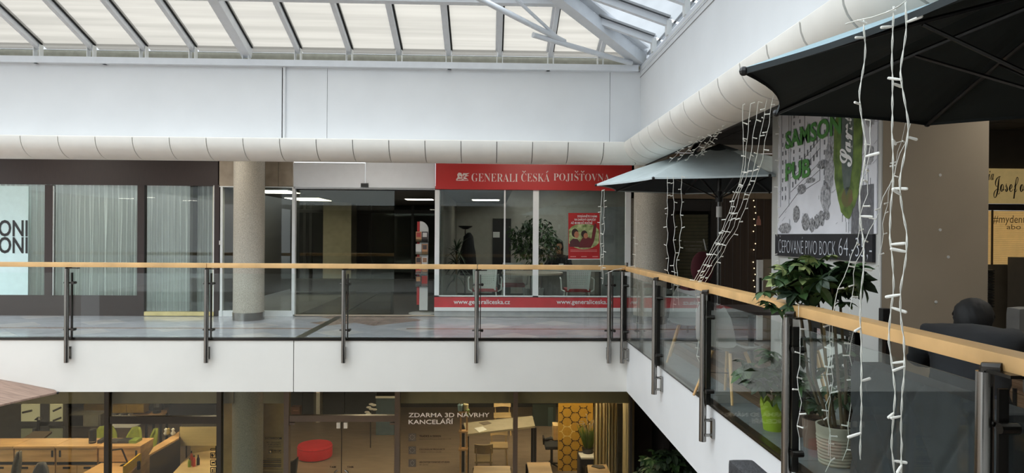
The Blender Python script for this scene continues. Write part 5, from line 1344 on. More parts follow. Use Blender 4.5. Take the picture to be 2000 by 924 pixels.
def wood_chair(px0, px1, py_b, py_s, Y, label, face=1, m_=oakl):
    cx_ = (LX(px0, Y) + LX(px1, Y)) / 2; w_ = LX(px1, Y) - LX(px0, Y); t = thing('wooden_chair', label, 'chair', (cx_, Y, ZL), group='pale wooden chairs of the showroom')
    zs = ZL + .46; zt__ = ZL + .84
    obj('seat', MB().box(cx_ - w_ / 2, cx_ + w_ / 2, Y - .22, Y + .22, zs - .02, zs + .015, bevel=.012), m_, t)
    bk_ = MB(); rows = []
    for j in range(4):
        rows.append([bk_.b.verts.new((cx_ + (i / 6 - .5) * w_, Y + face * (.20 + .03 * j - .07 * (2 * i / 6 - 1) ** 2), zs + .17 + j * .07)) for i in range(7)])
    for j in range(3):
        for i in range(6): bk_.b.faces.new((rows[j][i], rows[j][i + 1], rows[j + 1][i + 1], rows[j + 1][i]))
    bmesh.ops.recalc_face_normals(bk_.b, faces=bk_.b.faces); bmesh.ops.solidify(bk_.b, geom=bk_.b.faces[:], thickness=.018)
    obj('backrest', bk_, m_, t, smooth='auto')
    for a in (-1, 1):
        obj('back_post', MB().tube([(cx_ + a * w_ * .4, Y + face * .2, zs), (cx_ + a * w_ * .42, Y + face * .26, zs + .3)], .014, 6), m_, t)
        for b_ in (-1, 1): obj('leg', MB().tube([(cx_ + a * w_ * .38, Y + b_ * .17, zs), (cx_ + a * w_ * .48, Y + b_ * .24, ZL)], .018, 6), m_, t)
wood_chair(957, 992, 0, 0, 14.9, 'pale wooden chair left of the post, under the meeting table', 1)
wood_chair(928, 962, 0, 0, 14.0, 'pale wooden chair with dark back in front of the meeting table', -1, mat('chair_wood_dim', (150, 132, 100), .6))
wood_chair(964, 998, 0, 0, 17.4, 'pale wooden chair beyond the meeting table', 1)
# wooden frame posts / plants room divider
dv = thing('plant_divider', 'slim oak plant divider standing behind the white lettering', 'divider', (LX(905, 13.6), 13.6, ZL))
for px in (898, 910): obj('post', MB().box(LX(px, 13.6), LX(px + 3.5, 13.6), 13.6, 13.64, ZL, LZ(788, 13.6)), oak, dv)
for py in (806, 845, 880): obj('shelf', MB().box(LX(896, 13.6), LX(914, 13.6), 13.55, 13.7, LZ(py, 13.6), LZ(py, 13.6) + .03), oak, dv)
for k, (px, py, c_) in enumerate(((899, 797, (120, 150, 160)), (909, 796, (200, 190, 150)), (911, 806, (110, 130, 60)))):
    tag(obj('divider_pot', MB().lathe([(0, 0), (.05, 0), (.06, .12), (.04, .14), (0, .14)], 10, (LX(px, 13.62), 13.62, LZ(py + 6, 13.62))), mat('dp%d' % k, c_, .5), smooth='auto'), ('bluish pot on the oak plant divider', 'cream pot on the oak plant divider', 'green pot on the oak plant divider')[k], 'pot', 'pots on the plant divider')
# foreground oak desks, bottom
def desk_px(quad, z, label, m_=oak, side=True):
    v = [P(a, b_, Z=z) for a, b_ in quad]; t = thing('desk', label, 'desk', (v[0].x, v[0].y, ZL), group='desks of the showroom')
    obj('top', MB().prism([Vector((q.x, q.y, z - .03)) for q in v], (0, 0, .03)), m_, t)
    for q in v: obj('leg', MB().box(q.x - .02, q.x + .02, q.y - .02, q.y + .02, ZL, z - .03), black, t)
    return t
desk_px([(922, 935), (926, 910), (996, 910), (1000, 935)], ZL + 1.1, 'oak desk top at the bottom edge under the meeting table')
desk_px([(1036, 935), (1029, 903), (1074, 903), (1082, 935)], ZL + 1.1, 'oak desk top right of the post at the bottom edge')
desk_px([(1150, 940), (1147, 908), (1184, 907), (1200, 940)], ZL + 1.1, 'oak desk top below the potted grass', oak)
zz = ZL + 1.1
for k, q in enumerate((((1155, 912), (1158, 909), (1178, 910), (1182, 915), (1170, 916)),)):
    tag(obj('tablet', MB().prism([Vector((P(a, b_, Z=zz).x, P(a, b_, Z=zz).y, zz)) for a, b_ in q], (0, 0, .012)), black), 'black tablet with papers on the right oak desk', 'tablet')
# mustard hexagon screen
Yx = 14.2
hx = thing('hexagon_screen', 'mustard yellow acoustic screen with hexagon cut outs', 'screen', (LX(1124, Yx), Yx, LZ(920, Yx, 1124)))
mus = mat('mustard_felt', (196, 150, 50), .85, var=.04, scale=20)
obj('board', lb_(MB(), 1090, 1158, 786, 920, Yx, Yx + .03), mus, hx)
cut = mat('hexagon_cut', (58, 44, 26), .9); lite = mat('hexagon_light', (226, 196, 120), .8)
me_h = {}
def ymark(px, py, up, m_):
    x, z = LX(px, Yx, py), LZ(py, Yx, px); s_ = .030; m = MB()
    for k in range(3):
        a = R(90 + 120 * k + (0 if up else 180)); d = Vector((math.cos(a), 0, math.sin(a))); n_ = Vector((-d.z, 0, d.x)) * .009
        c = Vector((x, Yx - .006, z)); m.prism([c - n_, c + n_, c + n_ + d * s_ * 1.5, c - n_ + d * s_ * 1.5], (0, .005, 0))
    obj('cut_out', m, m_, hx)
a0 = 10.6; r3 = a0 * .866
for col_ in range(-1, 5):
    for row in range(-1, 10):
        cx_ = 1107.5 + col_ * a0 * 1.5; cy_ = 806 + row * 2 * r3 + (r3 if col_ % 2 else 0)
        for k in (0, 1):
            vx, vy = cx_ + a0 * math.cos(R(60 * k)), cy_ + a0 * math.sin(R(60 * k))
            if 1093 < vx < 1155 and 790 < vy < 917:
                x, z = LX(vx, Yx, vy), LZ(vy, Yx, vx); m = MB()
                lt_ = (vx - 1107.5) ** 2 + (vy - 842) ** 2 < 150
                for j in range(3):
                    a = R(120 * j + (60 if k == 0 else 0)) ; d = Vector((math.cos(a), 0, math.sin(a)))
                    if k == 0: a = R(120 * j); d = Vector((math.cos(a), 0, math.sin(a)))
                    else: a = R(120 * j + 60); d = Vector((math.cos(a), 0, math.sin(a)))
                    n_ = Vector((-d.z, 0, d.x)) * .009; c = Vector((x, Yx - .006, z)); m.prism([c - n_, c + n_, c + n_ + d * .05, c - n_ + d * .05], (0, .005, 0))
                obj('cut_out', m, lite if lt_ else cut, hx)
# black office chair, cabinet with potted grass
work_chair(1062, 1090, 858, 15.0, mat('mesh_black', (26, 28, 30), .6), 'black office chair behind the oak desk and mustard screen', arms=True)
cbn = thing('plant_cabinet', 'dark cabinet with white top under the potted grass', 'cabinet', (LX(1148, 13.4), 13.4, ZL))
zcb = LZ(892, 13.4, 1148)
obj('top', MB().prism([Vector((P(a, b_, Z=zcb).x, P(a, b_, Z=zcb).y, zcb)) for a, b_ in ((1135, 897), (1130, 887), (1162, 887), (1167, 897))], (0, 0, .03)), whitep, cbn)
obj('body', MB().box(LX(1132, 13.4), LX(1166, 13.4), 13.35, 13.75, ZL, zcb), mat('cabinet_navy', (38, 40, 48), .6), cbn)
obj('door', MB().box(LX(1134, 13.34), LX(1165, 13.34), 13.335, 13.349, ZL + .05, zcb - .02), MATS['cabinet_navy'], cbn)
back_box('white_board', 1081, 1092, 832, 860, oakl, 'pale wooden board edge left of the mustard screen', 'board', Y=14.4, d=.3, parts=[('edge', 1081, 1083, 832, 860, oak)])
back_box('green_glass_panel', 1040, 1085, 790, 872, mat('glass_green_dark', (44, 56, 54), .4), 'dark green glass partition behind the black office chair', 'partition', Y=18, d=.05, parts=[('post', 1070, 1080, 796, 872, mat('teal_grey', (66, 84, 84), .5))])
rgd = root('window_8')
for k, (a, b_) in enumerate(((1206, 1216), (1226, 1231))):
    struct('mullion', MB().box(LX(a, 11.9), LX(b_, 11.9), 11.9, 11.95, ZL, LZ(789, 11.9)), dbronze, rgd)
curt2 = mat('cream_drape', (206, 190, 150), .85, var=.03)
def drape(px0, px1, Y, label):
    x0, x1 = LX(px0, Y), LX(px1, Y); m = MB(); n = 40; a = []; b_ = []
    for i in range(n + 1):
        u = i / n; x = x0 + (x1 - x0) * u; y = Y + .05 * math.sin(u * 22)
        a.append(m.b.verts.new((x, y, ZL + .02))); b_.append(m.b.verts.new((x, y, LZ(786, Y))))
    for i in range(n): m.b.faces.new((a[i], a[i + 1], b_[i + 1], b_[i]))
    t = thing('curtain', label, 'curtain', (x0, Y, ZL)); obj('cloth', m, curt2, t, smooth=True)
    obj('curtain_rail', MB().box(x0, x1, Y - .02, Y + .02, LZ(786, Y), LZ(786, Y) + .03), frost, t)
drape(1160, 1184, 13.2, 'cream drape right of the mustard screen'); drape(1185, 1206, 12.5, 'cream drape beside the dark door frame of the showroom')
# granite wall beyond the showroom, under the right gallery
struct('wall_lower_granite', MB().box(LX(1236, 11.6), 9, 12.2, 12.3, ZL, ZB), mat('lower_granite', (92, 84, 74), .8, var=.1, scale=80))
struct('wall_lower_side', MB().box(LX(1290, 11.6) + .0, LX(1290, 11.6) + .1, 11.4, 12.2, ZL, ZB), mat('lower_dark', (34, 30, 28), .8))
struct('wall_lower_right', MB().box(XS + 2.6, XS + 2.7, YN, 12.2, ZL, ZB), MATS['lower_dark'])
# ================================================================== plants
def leafm(name, c, c2=None): return mat(name, c, .45, var=.2, scale=6, col2=c2, spec=.4)
lf_green = leafm('leaf_green', (34, 58, 34), (72, 100, 54)); lf_dark = leafm('leaf_dark', (30, 44, 32), (52, 70, 48)); lf_pale = leafm('leaf_variegated', (168, 178, 116), (58, 84, 46))
def leaflet(m, base, d, n_, L_, W_, droop=.3, segs=4):
    d = d.normalized(); s_ = d.cross(n_).normalized(); up = s_.cross(d).normalized(); rows = []
    for i in range(segs + 1):
        t = i / segs; c = base + d * (L_ * t) + up * (-droop * L_ * t * t)
        w_ = W_ * math.sin(math.pi * (t * .86 + .07)) * (1.0 if i not in (0, segs) else .15)
        rows.append((m.b.verts.new(c - s_ * w_ + up * w_ * .25), m.b.verts.new(c), m.b.verts.new(c + s_ * w_ + up * w_ * .25)))
    for a, b_ in zip(rows, rows[1:]):
        m.b.faces.new((a[0], a[1], b_[1], b_[0])); m.b.faces.new((a[1], a[2], b_[2], b_[1]))
def umbel(n=7, L_=.10, W_=.024, seed=0):
    m = MB(); r_ = random.Random(seed)
    for k in range(n):
        a = 2 * math.pi * k / n + r_.uniform(-.15, .15); d = Vector((math.cos(a), math.sin(a), r_.uniform(-.25, .12)))
        leaflet(m, Vector((0, 0, 0)), d, Vector((0, 0, 1)), L_ * r_.uniform(.8, 1.1), W_, .35)
    m.tube([(0, 0, 0), (0, 0, -.05)], .003, 4); return m
UM = [mesh_of('leaf', umbel(7, .135, .032, 1), lf_green), mesh_of('leaf', umbel(8, .125, .028, 2), lf_green), mesh_of('leaf', umbel(7, .12, .03, 3), lf_pale), mesh_of('leaf', umbel(7, .13, .032, 4), lf_dark)]
def plant_umbels(t, c, rad, n, seed, meshes, s_=1, lean=(0, 0), shell=.45):
    r_ = random.Random(seed); c = Vector(c)
    for k in range(n):
        while True:
            v = Vector((r_.uniform(-1, 1), r_.uniform(-1, 1), r_.uniform(-1, 1)))
            if shell < v.length < 1: break
        p = c + Vector((v.x * rad[0] + lean[0] * v.z, v.y * rad[1] + lean[1] * v.z, v.z * rad[2]))
        tilt = Vector((v.x, v.y, 0)) * .7
        inst('leaf', r_.choice(meshes), t, p, (-tilt.y + r_.uniform(-.3, .3), tilt.x + r_.uniform(-.3, .3), r_.uniform(0, 6.28)), s_ * r_.uniform(.75, 1.2))
def ribbed_pot(name, label, cat, x, y, h, r0, r1, m_, ribs=0, z0=0, group=None, crown=False):
    t = thing(name, label, cat, (x, y, z0), group=group); pr_ = [(0, z0), (r0, z0), ]
    n = 24
    for i in range(1, n + 1):
        f_ = i / n; r_ = r0 + (r1 - r0) * f_
        if ribs and i < n * .72: r_ += .004 * (i % 2)
        pr_.append((r_, z0 + h * f_))
    pr_ += [(r1 - .012, z0 + h), (r1 - .02, z0 + h * .88), (0, z0 + h * .88)]
    m = MB().lathe(pr_, 36, (x, y, 0))
    if crown:
        for v in m.b.verts:
            if v.co.z > z0 + h * .99:
                a = math.atan2(v.co.y - y, v.co.x - x); v.co.z += .045 * abs(math.sin(a * 4.5))
    obj('pot', m, m_, t, smooth='auto')
    obj('soil', MB().lathe([(0, z0 + h * .885), (r1 - .022, z0 + h * .885)], 24, (x, y, 0)), mat('soil', (36, 28, 22), .95, var=.2, scale=60), t)
    return t
# tall schefflera in the ribbed white pot
v = P(1634, 905, Z=0)
g1 = ribbed_pot('potted_schefflera', 'tall variegated umbrella plant in a large ribbed off-white pot', 'plant', v.x, v.y, .25, .105, .128, mat('ribbed_pot', (172, 168, 150), .7, var=.04), ribs=1, group='potted plants behind the glass')
rs_ = random.Random(11)
top = P(1592, 545, Y=v.y)
for k in range(5):
    a = k * 1.25; p0 = Vector((v.x + .05 * math.cos(a), v.y + .05 * math.sin(a), .2)); p3 = Vector((top.x + .16 * math.cos(a), top.y + .12 * math.sin(a), top.z + .02))
    obj('stem', MB().tube([p0, p0.lerp(p3, .35) + Vector((.04 * math.cos(a), .03, 0)), p0.lerp(p3, .7), p3], [.012, .010, .009, .006], 7), mat('bark', (96, 84, 62), .8), g1)
obj('bamboo_stake', MB().tube([(v.x - .04, v.y, .2), (v.x - .10, v.y, 1.0)], .008, 6), mat('bamboo', (150, 130, 90), .7), g1)
plant_umbels(g1, (top.x, top.y, top.z + .0), (.28, .20, .13), 60, 5, [UM[0], UM[0], UM[1], UM[2], UM[3]], .95, lean=(0, 0), shell=.1)
for px, py, s_ in ((1492, 570, .9), (1500, 590, .85), (1515, 545, .9), (1530, 525, .8), (1570, 520, .9), (1580, 505, .8), (1600, 512, .7), (1655, 560, 1), (1668, 545, .8), (1620, 500, .75), (1650, 590, .8), (1513, 600, .9), (1540, 600, .8)):
    q = P(px, py, Y=v.y - .1); inst('leaf', random.choice(UM[:3]), g1, q, (rs_.uniform(-.6, .6), rs_.uniform(-.8, .3), rs_.uniform(0, 6)), s_ * .8)
for px, py in ((1560, 700), (1615, 720), (1650, 690), (1600, 790), (1645, 780), (1665, 745), (1575, 660), (1630, 665)):
    q = P(px, py, Y=v.y + .05); inst('leaf', random.choice(UM[:2] + [UM[3]]), g1, q, (rs_.uniform(-.5, .5), rs_.uniform(-.5, .5), rs_.uniform(0, 6)), .75)
# smaller pots
v = P(1520, 845, Z=0)
g2 = ribbed_pot('potted_plant', 'bright lime green pot with a wavy rim and dark leafy plant', 'plant', v.x, v.y + .08, .19, .075, .10, mat('lime_pot', (150, 178, 40), .5, var=.03), crown=True, group='potted plants behind the glass')
plant_umbels(g2, (v.x, v.y + .1, .42), (.24, .28, .17), 26, 8, [UM[3], UM[0]], .95, shell=.1)
obj('stem', MB().tube([(v.x, v.y + .08, .15), (v.x, v.y + .1, .45)], .008, 6), MATS['bark'], g2)
v = P(1598, 875, Z=0)
g3 = ribbed_pot('potted_plant', 'plain brown pot beside the ribbed white pot', 'plant', v.x - .0, v.y + .02, .20, .085, .10, mat('brown_pot', (112, 92, 80), .6), group='potted plants behind the glass')
plant_umbels(g3, (v.x, v.y + .05, .36), (.15, .16, .12), 14, 9, [UM[0], UM[3]], .75, shell=.1)
v = P(1568, 858, Z=0)
g4 = ribbed_pot('potted_plant', 'greyish brown pot partly hidden by the steel post', 'plant', v.x + .03, v.y + .12, .19, .08, .095, mat('taupe_pot', (124, 106, 94), .6), group='potted plants behind the glass')
plant_umbels(g4, (v.x + .03, v.y + .15, .36), (.15, .16, .12), 12, 10, [UM[1], leafm and UM[0]], .75, shell=.1)
# leaning mirror in a ribbed metal frame
mx0 = 2.50
ya_, yb_ = mx0 * F / (1683 - 957), 5.25
zmh = P(1689, 642, Y=ya_).z
mr_ = thing('leaning_mirror', 'mirror in a ribbed silver frame standing behind the potted plants', 'mirror', (mx0, (ya_ + yb_) / 2, 0))
obj('glass', MB().box(mx0 + .012, mx0 + .03, ya_ + .06, yb_ - .06, .07, zmh - .07), mat('mirror_silver', (236, 238, 238), .02, metal=1, var=0), mr_)
for nm, a in (('frame_side', (mx0, mx0 + .04, ya_, ya_ + .07, 0, zmh)), ('frame_side', (mx0, mx0 + .04, yb_ - .07, yb_, 0, zmh)), ('frame_bar', (mx0, mx0 + .04, ya_ + .07, yb_ - .07, zmh - .07, zmh)), ('frame_bar', (mx0, mx0 + .04, ya_ + .07, yb_ - .07, 0, .07))):
    obj(nm, MB().box(*a), dsteel, mr_)
m = MB()
for k in range(62): m.box(mx0 - .008, mx0, ya_ + .008, ya_ + .06, .02 + k * .0138, .027 + k * .0138)
rb_ = obj('frame_ribs', m, steel, mr_); rb_['kind'] = 'stuff'
# quilted dark sofa back along the balustrade
qf = mat('charcoal_velvet', (50, 53, 56), .9, var=.08, scale=12, bump=.05, bscale=120)
sx0, sx1, sy0, sy1, sz = 2.12, 2.28, 2.72, 3.90, .74
so = thing('quilted_sofa', 'charcoal sofa with a diamond quilted back turned to the balustrade', 'sofa', (2.5, 2.8, 0))
def quilt(y, z):
    a, b_ = (y / .42 + z / .62), (y / .42 - z / .62)
    fa, fb = abs(a - round(a)), abs(b_ - round(b_)); return min(1, min(fa, fb) / .10) ** .5
m = MB(); ny, nz = 150, 50; vv = []
for i in range(ny + 1):
    row = []
    for j in range(nz + 1):
        y = sy0 + (sy1 - sy0) * i / ny; z = .04 + (sz - .04) * j / nz
        row.append(m.b.verts.new((sx0 - .018 * quilt(y, z) + .02 * max(0, (z - sz + .06) / .06) ** 2, y, z)))
    vv.append(row)
for i in range(ny):
    for j in range(nz): m.b.faces.new((vv[i][j], vv[i + 1][j], vv[i + 1][j + 1], vv[i][j + 1]))
obj('quilted_back', m, qf, so, smooth=True)
obj('backrest', MB().box(sx0 + .002, sx1, sy0, sy1, .04, sz - .005, bevel=.02), qf, so)
obj('seat', MB().box(sx1, 2.90, sy0, sy1, .1, .44, bevel=.04), qf, so)
for x in (2.18, 2.84):
    for y in (sy0 + .1, sy1 - .1): obj('leg', MB().tube([(x, y, 0), (x, y, .1)], .02, 8), black, so)
# tables and chairs
def shell_chair(x, y, rz, label):
    t = thing('shell_chair', label, 'chair', (x, y, 0), rz, 'pale grey shell chairs with wooden legs')
    prof_ = [(.22, .44, .20), (.12, .425, .22), (-.05, .425, .23), (-.17, .47, .23), (-.22, .58, .22), (-.24, .70, .20), (-.26, .80, .14)]
    m = MB(); rows = []
    for yy, zz_, hw in prof_:
        rows.append([m.b.verts.new((hw * math.sin(R(q)), yy + .03 * (1 - math.cos(R(q))) * (1 if zz_ > .5 else 0), zz_ + .05 * (1 - math.cos(R(q))))) for q in range(-90, 91, 30)])
    for a, b_ in zip(rows, rows[1:]):
        for i in range(6): m.b.faces.new((a[i], a[i + 1], b_[i + 1], b_[i]))
    bmesh.ops.recalc_face_normals(m.b, faces=m.b.faces); bmesh.ops.solidify(m.b, geom=m.b.faces[:], thickness=.008)
    obj('shell', m, mat('smoky_shell', (150, 150, 147), .35, var=.02), t, smooth='auto', local=True)
    for a in (-1, 1):
        for b_ in (-1, 1): obj('leg', MB().tube([(a * .10, b_ * .10, .42), (a * .22, b_ * .21, 0)], [.017, .011], 8), beech, t, local=True)
    obj('cross_wires', MB().tube([(-.15, -.15, .22), (.15, .15, .22)], .004, 4).tube([(.15, -.15, .22), (-.15, .15, .22)], .004, 4), dsteel, t, local=True)
c1 = PX(1400, 6.6)
shell_chair(PX(1425, 6.1), 6.1, R(-60), 'pale grey shell chair with wooden legs nearest the balustrade')
shell_chair(PX(1345, 7.9), 7.9, R(160), 'pale grey shell chair with wooden legs beyond the parasol foot')
tx, ty = 2.62, 6.75
cbt = thing('cafe_table', 'small dark round cafe table beside the parasol pole', 'table', (tx, ty, 0))
obj('top', MB().lathe([(0, .71), (.36, .71), (.36, .74), (0, .74)], 32, (tx, ty, 0)), mat('dark_table_top', (50, 42, 38), .4), cbt, smooth='auto')
obj('column_leg', MB().tube([(tx, ty, .02), (tx, ty, .71)], .03, 10), black, cbt); obj('base', MB().lathe([(0, 0), (.22, 0), (.22, .02), (0, .03)], 24, (tx, ty, 0)), black, cbt)
cx_, cy_ = PX(1372, 10.2), 10.2
t = thing('red_chair', 'dark red upholstered chair back in front of the dark door', 'chair', (cx_, cy_, 0))
rd = mat('dark_red_fabric', (74, 22, 30), .85)
obj('backrest', MB().ball((cx_, cy_, .98), .22, (.8, .3, 1.15), 16, 10), rd, t, smooth=True)
obj('seat', MB().box(cx_ - .22, cx_ + .22, cy_ - .02, cy_ + .42, .62, .70, bevel=.03), rd, t)
for a in (-1, 1):
    for b_ in (0, 1): obj('leg', MB().tube([(cx_ + a * .2, cy_ + .4 * b_, .62), (cx_ + a * .22, cy_ + .4 * b_, 0)], .016, 6), black, t)
# wicker armchair on the near side, only its top corner shows
wx, wy = PX(1434, 1.8, 900), 1.8; wz = P(1434, 896, Y=1.8).z
wk = thing('wicker_armchair', 'dark woven armchair corner at the bottom edge under the glass', 'chair', (wx, wy, 0))
wv = mat('dark_wicker', (40, 40, 42), .8, var=.3, scale=90, bump=.4, bscale=160)
obj('backrest', MB().box(wx - .018, wx + .05, wy - .5, wy, .3, wz, bevel=.015), wv, wk)
obj('seat', MB().box(wx - .45, wx - .02, wy - .5, wy, .3, .42, bevel=.02), wv, wk)
for a in (-.42, .02):
    for b_ in (-.46, -.04): obj('leg', MB().tube([(wx + a, wy + b_, 0), (wx + a, wy + b_, .3)], .02, 8), wv, wk)
# camera-side spotlight under the cove
sp_ = P(1357, 290, Y=9.2)
t = thing('spot_light', 'small black spotlight above the middle parasol', 'lamp', (sp_.x, sp_.y, sp_.z - .05))
obj('lamp_housing', MB().tube([sp_ + Vector((-.03, 0, -.06)), sp_ + Vector((.04, 0, .05))], .045, 12), black, t); obj('bracket', MB().tube([sp_, (sp_.x, sp_.y, ZC)], .012, 6), black, t)
# office plants
def spiky(label, x, y, z0, h, n, L_, seed, m_):
    t = thing('potted_palm', label, 'plant', (x, y, z0)); r_ = random.Random(seed)
    obj('pot', MB().lathe([(0, z0), (.13, z0), (.17, z0 + .3), (.15, z0 + .3), (.15, z0 + .27), (0, z0 + .27)], 20, (x, y, 0)), whitep, t, smooth='auto')
    obj('stem', MB().tube([(x, y, z0 + .25), (x, y, z0 + h)], .02, 6), MATS['bark'], t)
    me = MB(); leaflet(me, Vector((0, 0, 0)), Vector((1, 0, .5)), Vector((0, 0, 1)), L_, .016, .6, 5); me = mesh_of('leaf', me, m_)
    for k in range(n): inst('leaf', me, t, (x, y, z0 + h * (1 - .5 * r_.random() ** 2)), (r_.uniform(-.3, .3), r_.uniform(-1.0, .9), r_.uniform(0, 6.28)), r_.uniform(.7, 1.15))
    return t
spiky('spiky dragon plant at the left side of the office window', PX(892, 12.95), 12.95, 0, 1.15, 60, .32, 3, lf_dark)
fx_, fy_ = PX(1045, 14.2), 14.2
ft = thing('weeping_fig', 'large bushy fig tree standing behind the round office table', 'plant', (fx_, fy_, 0))
obj('pot', MB().lathe([(0, 0), (.16, 0), (.2, .35), (.18, .35), (.18, .3), (0, .3)], 20, (fx_, fy_, 0)), whitep, ft, smooth='auto')
obj('trunk', MB().tube([(fx_, fy_, .3), (fx_ + .03, fy_, .8), (fx_ - .02, fy_, 1.5)], [.03, .025, .015], 7), MATS['bark'], ft)
def spray(n=9, seed=0):
    m = MB(); r_ = random.Random(seed)
    for k in range(n):
        leaflet(m, Vector((r_.uniform(-.08, .08), r_.uniform(-.08, .08), r_.uniform(-.08, .08))), Vector((r_.uniform(-1, 1), r_.uniform(-1, 1), r_.uniform(-.9, .1))), Vector((0, 0, 1)), .09, .018, .4, 3)
    return m
SPR = [mesh_of('leaf', spray(10, q), lf_green if q else lf_dark) for q in range(3)]
plant_umbels(ft, (fx_ + .02, fy_, 1.38), (.52, .40, .42), 120, 21, SPR, 1.1, shell=.15)
# tall grass plant on the white topped cabinet
gx_, gy_, gz_ = LX(1148, 13.55), 13.55, zcb + .03
gt_ = thing('potted_grass', 'tall green ornamental grass on the white topped cabinet', 'plant', (gx_, gy_, gz_))
obj('pot', MB().lathe([(0, gz_), (.10, gz_), (.12, gz_ + .1), (.10, gz_ + .1), (0, gz_ + .08)], 16, (gx_, gy_, 0)), black, gt_, smooth='auto')
bl_ = MB(); leaflet(bl_, Vector((0, 0, 0)), Vector((.22, 0, 1)), Vector((0, 1, 0)), .52, .010, .12, 4); bl_ = mesh_of('leaf', bl_, leafm('grass_blade', (74, 100, 44), (120, 140, 62)))
for k in range(110): a = random.uniform(0, 6.28); inst('leaf', bl_, gt_, (gx_ + .09 * math.cos(a) * random.random(), gy_ + .09 * math.sin(a) * random.random(), gz_ + .07), (random.uniform(-.2, .2), random.uniform(-.15, .15), a), random.uniform(.7, 1.05))
pl_m = MB(); pl_m.tube([(0, 0, 0), (.03, 0, .4), (.14, 0, .62), (.28, 0, .60)], [.004, .004, .012, .004], 5); pl_m = mesh_of('plume', pl_m, mat('grass_plume', (158, 140, 110), .8))
for k in range(8): inst('plume', pl_m, gt_, (gx_, gy_, gz_ + .08), (0, 0, k * .8), random.uniform(.8, 1.05))
# dark rubber plant under the right gallery
dx_, dy_ = LX(1288, 10.7), 10.7
dt = thing('dark_shrub', 'dark leafy shrub in the shade under the right gallery', 'plant', (dx_, dy_, ZL))
obj('pot', MB().lathe([(0, ZL), (.25, ZL), (.32, ZL + .5), (0, ZL + .5)], 20, (dx_, dy_, 0)), black, dt, smooth='auto')
obj('stem', MB().tube([(dx_, dy_, ZL + .5), (dx_, dy_, ZL + 1.2)], .03, 6), MATS['bark'], dt)
BIG = [mesh_of('leaf', umbel(7, .17, .045, 30 + q), lf_dark if q else lf_green) for q in range(3)]
plant_umbels(dt, (dx_ + .12, dy_, ZL + 1.2), (.50, .40, .52), 100, 31, BIG, 1.0, shell=.2)

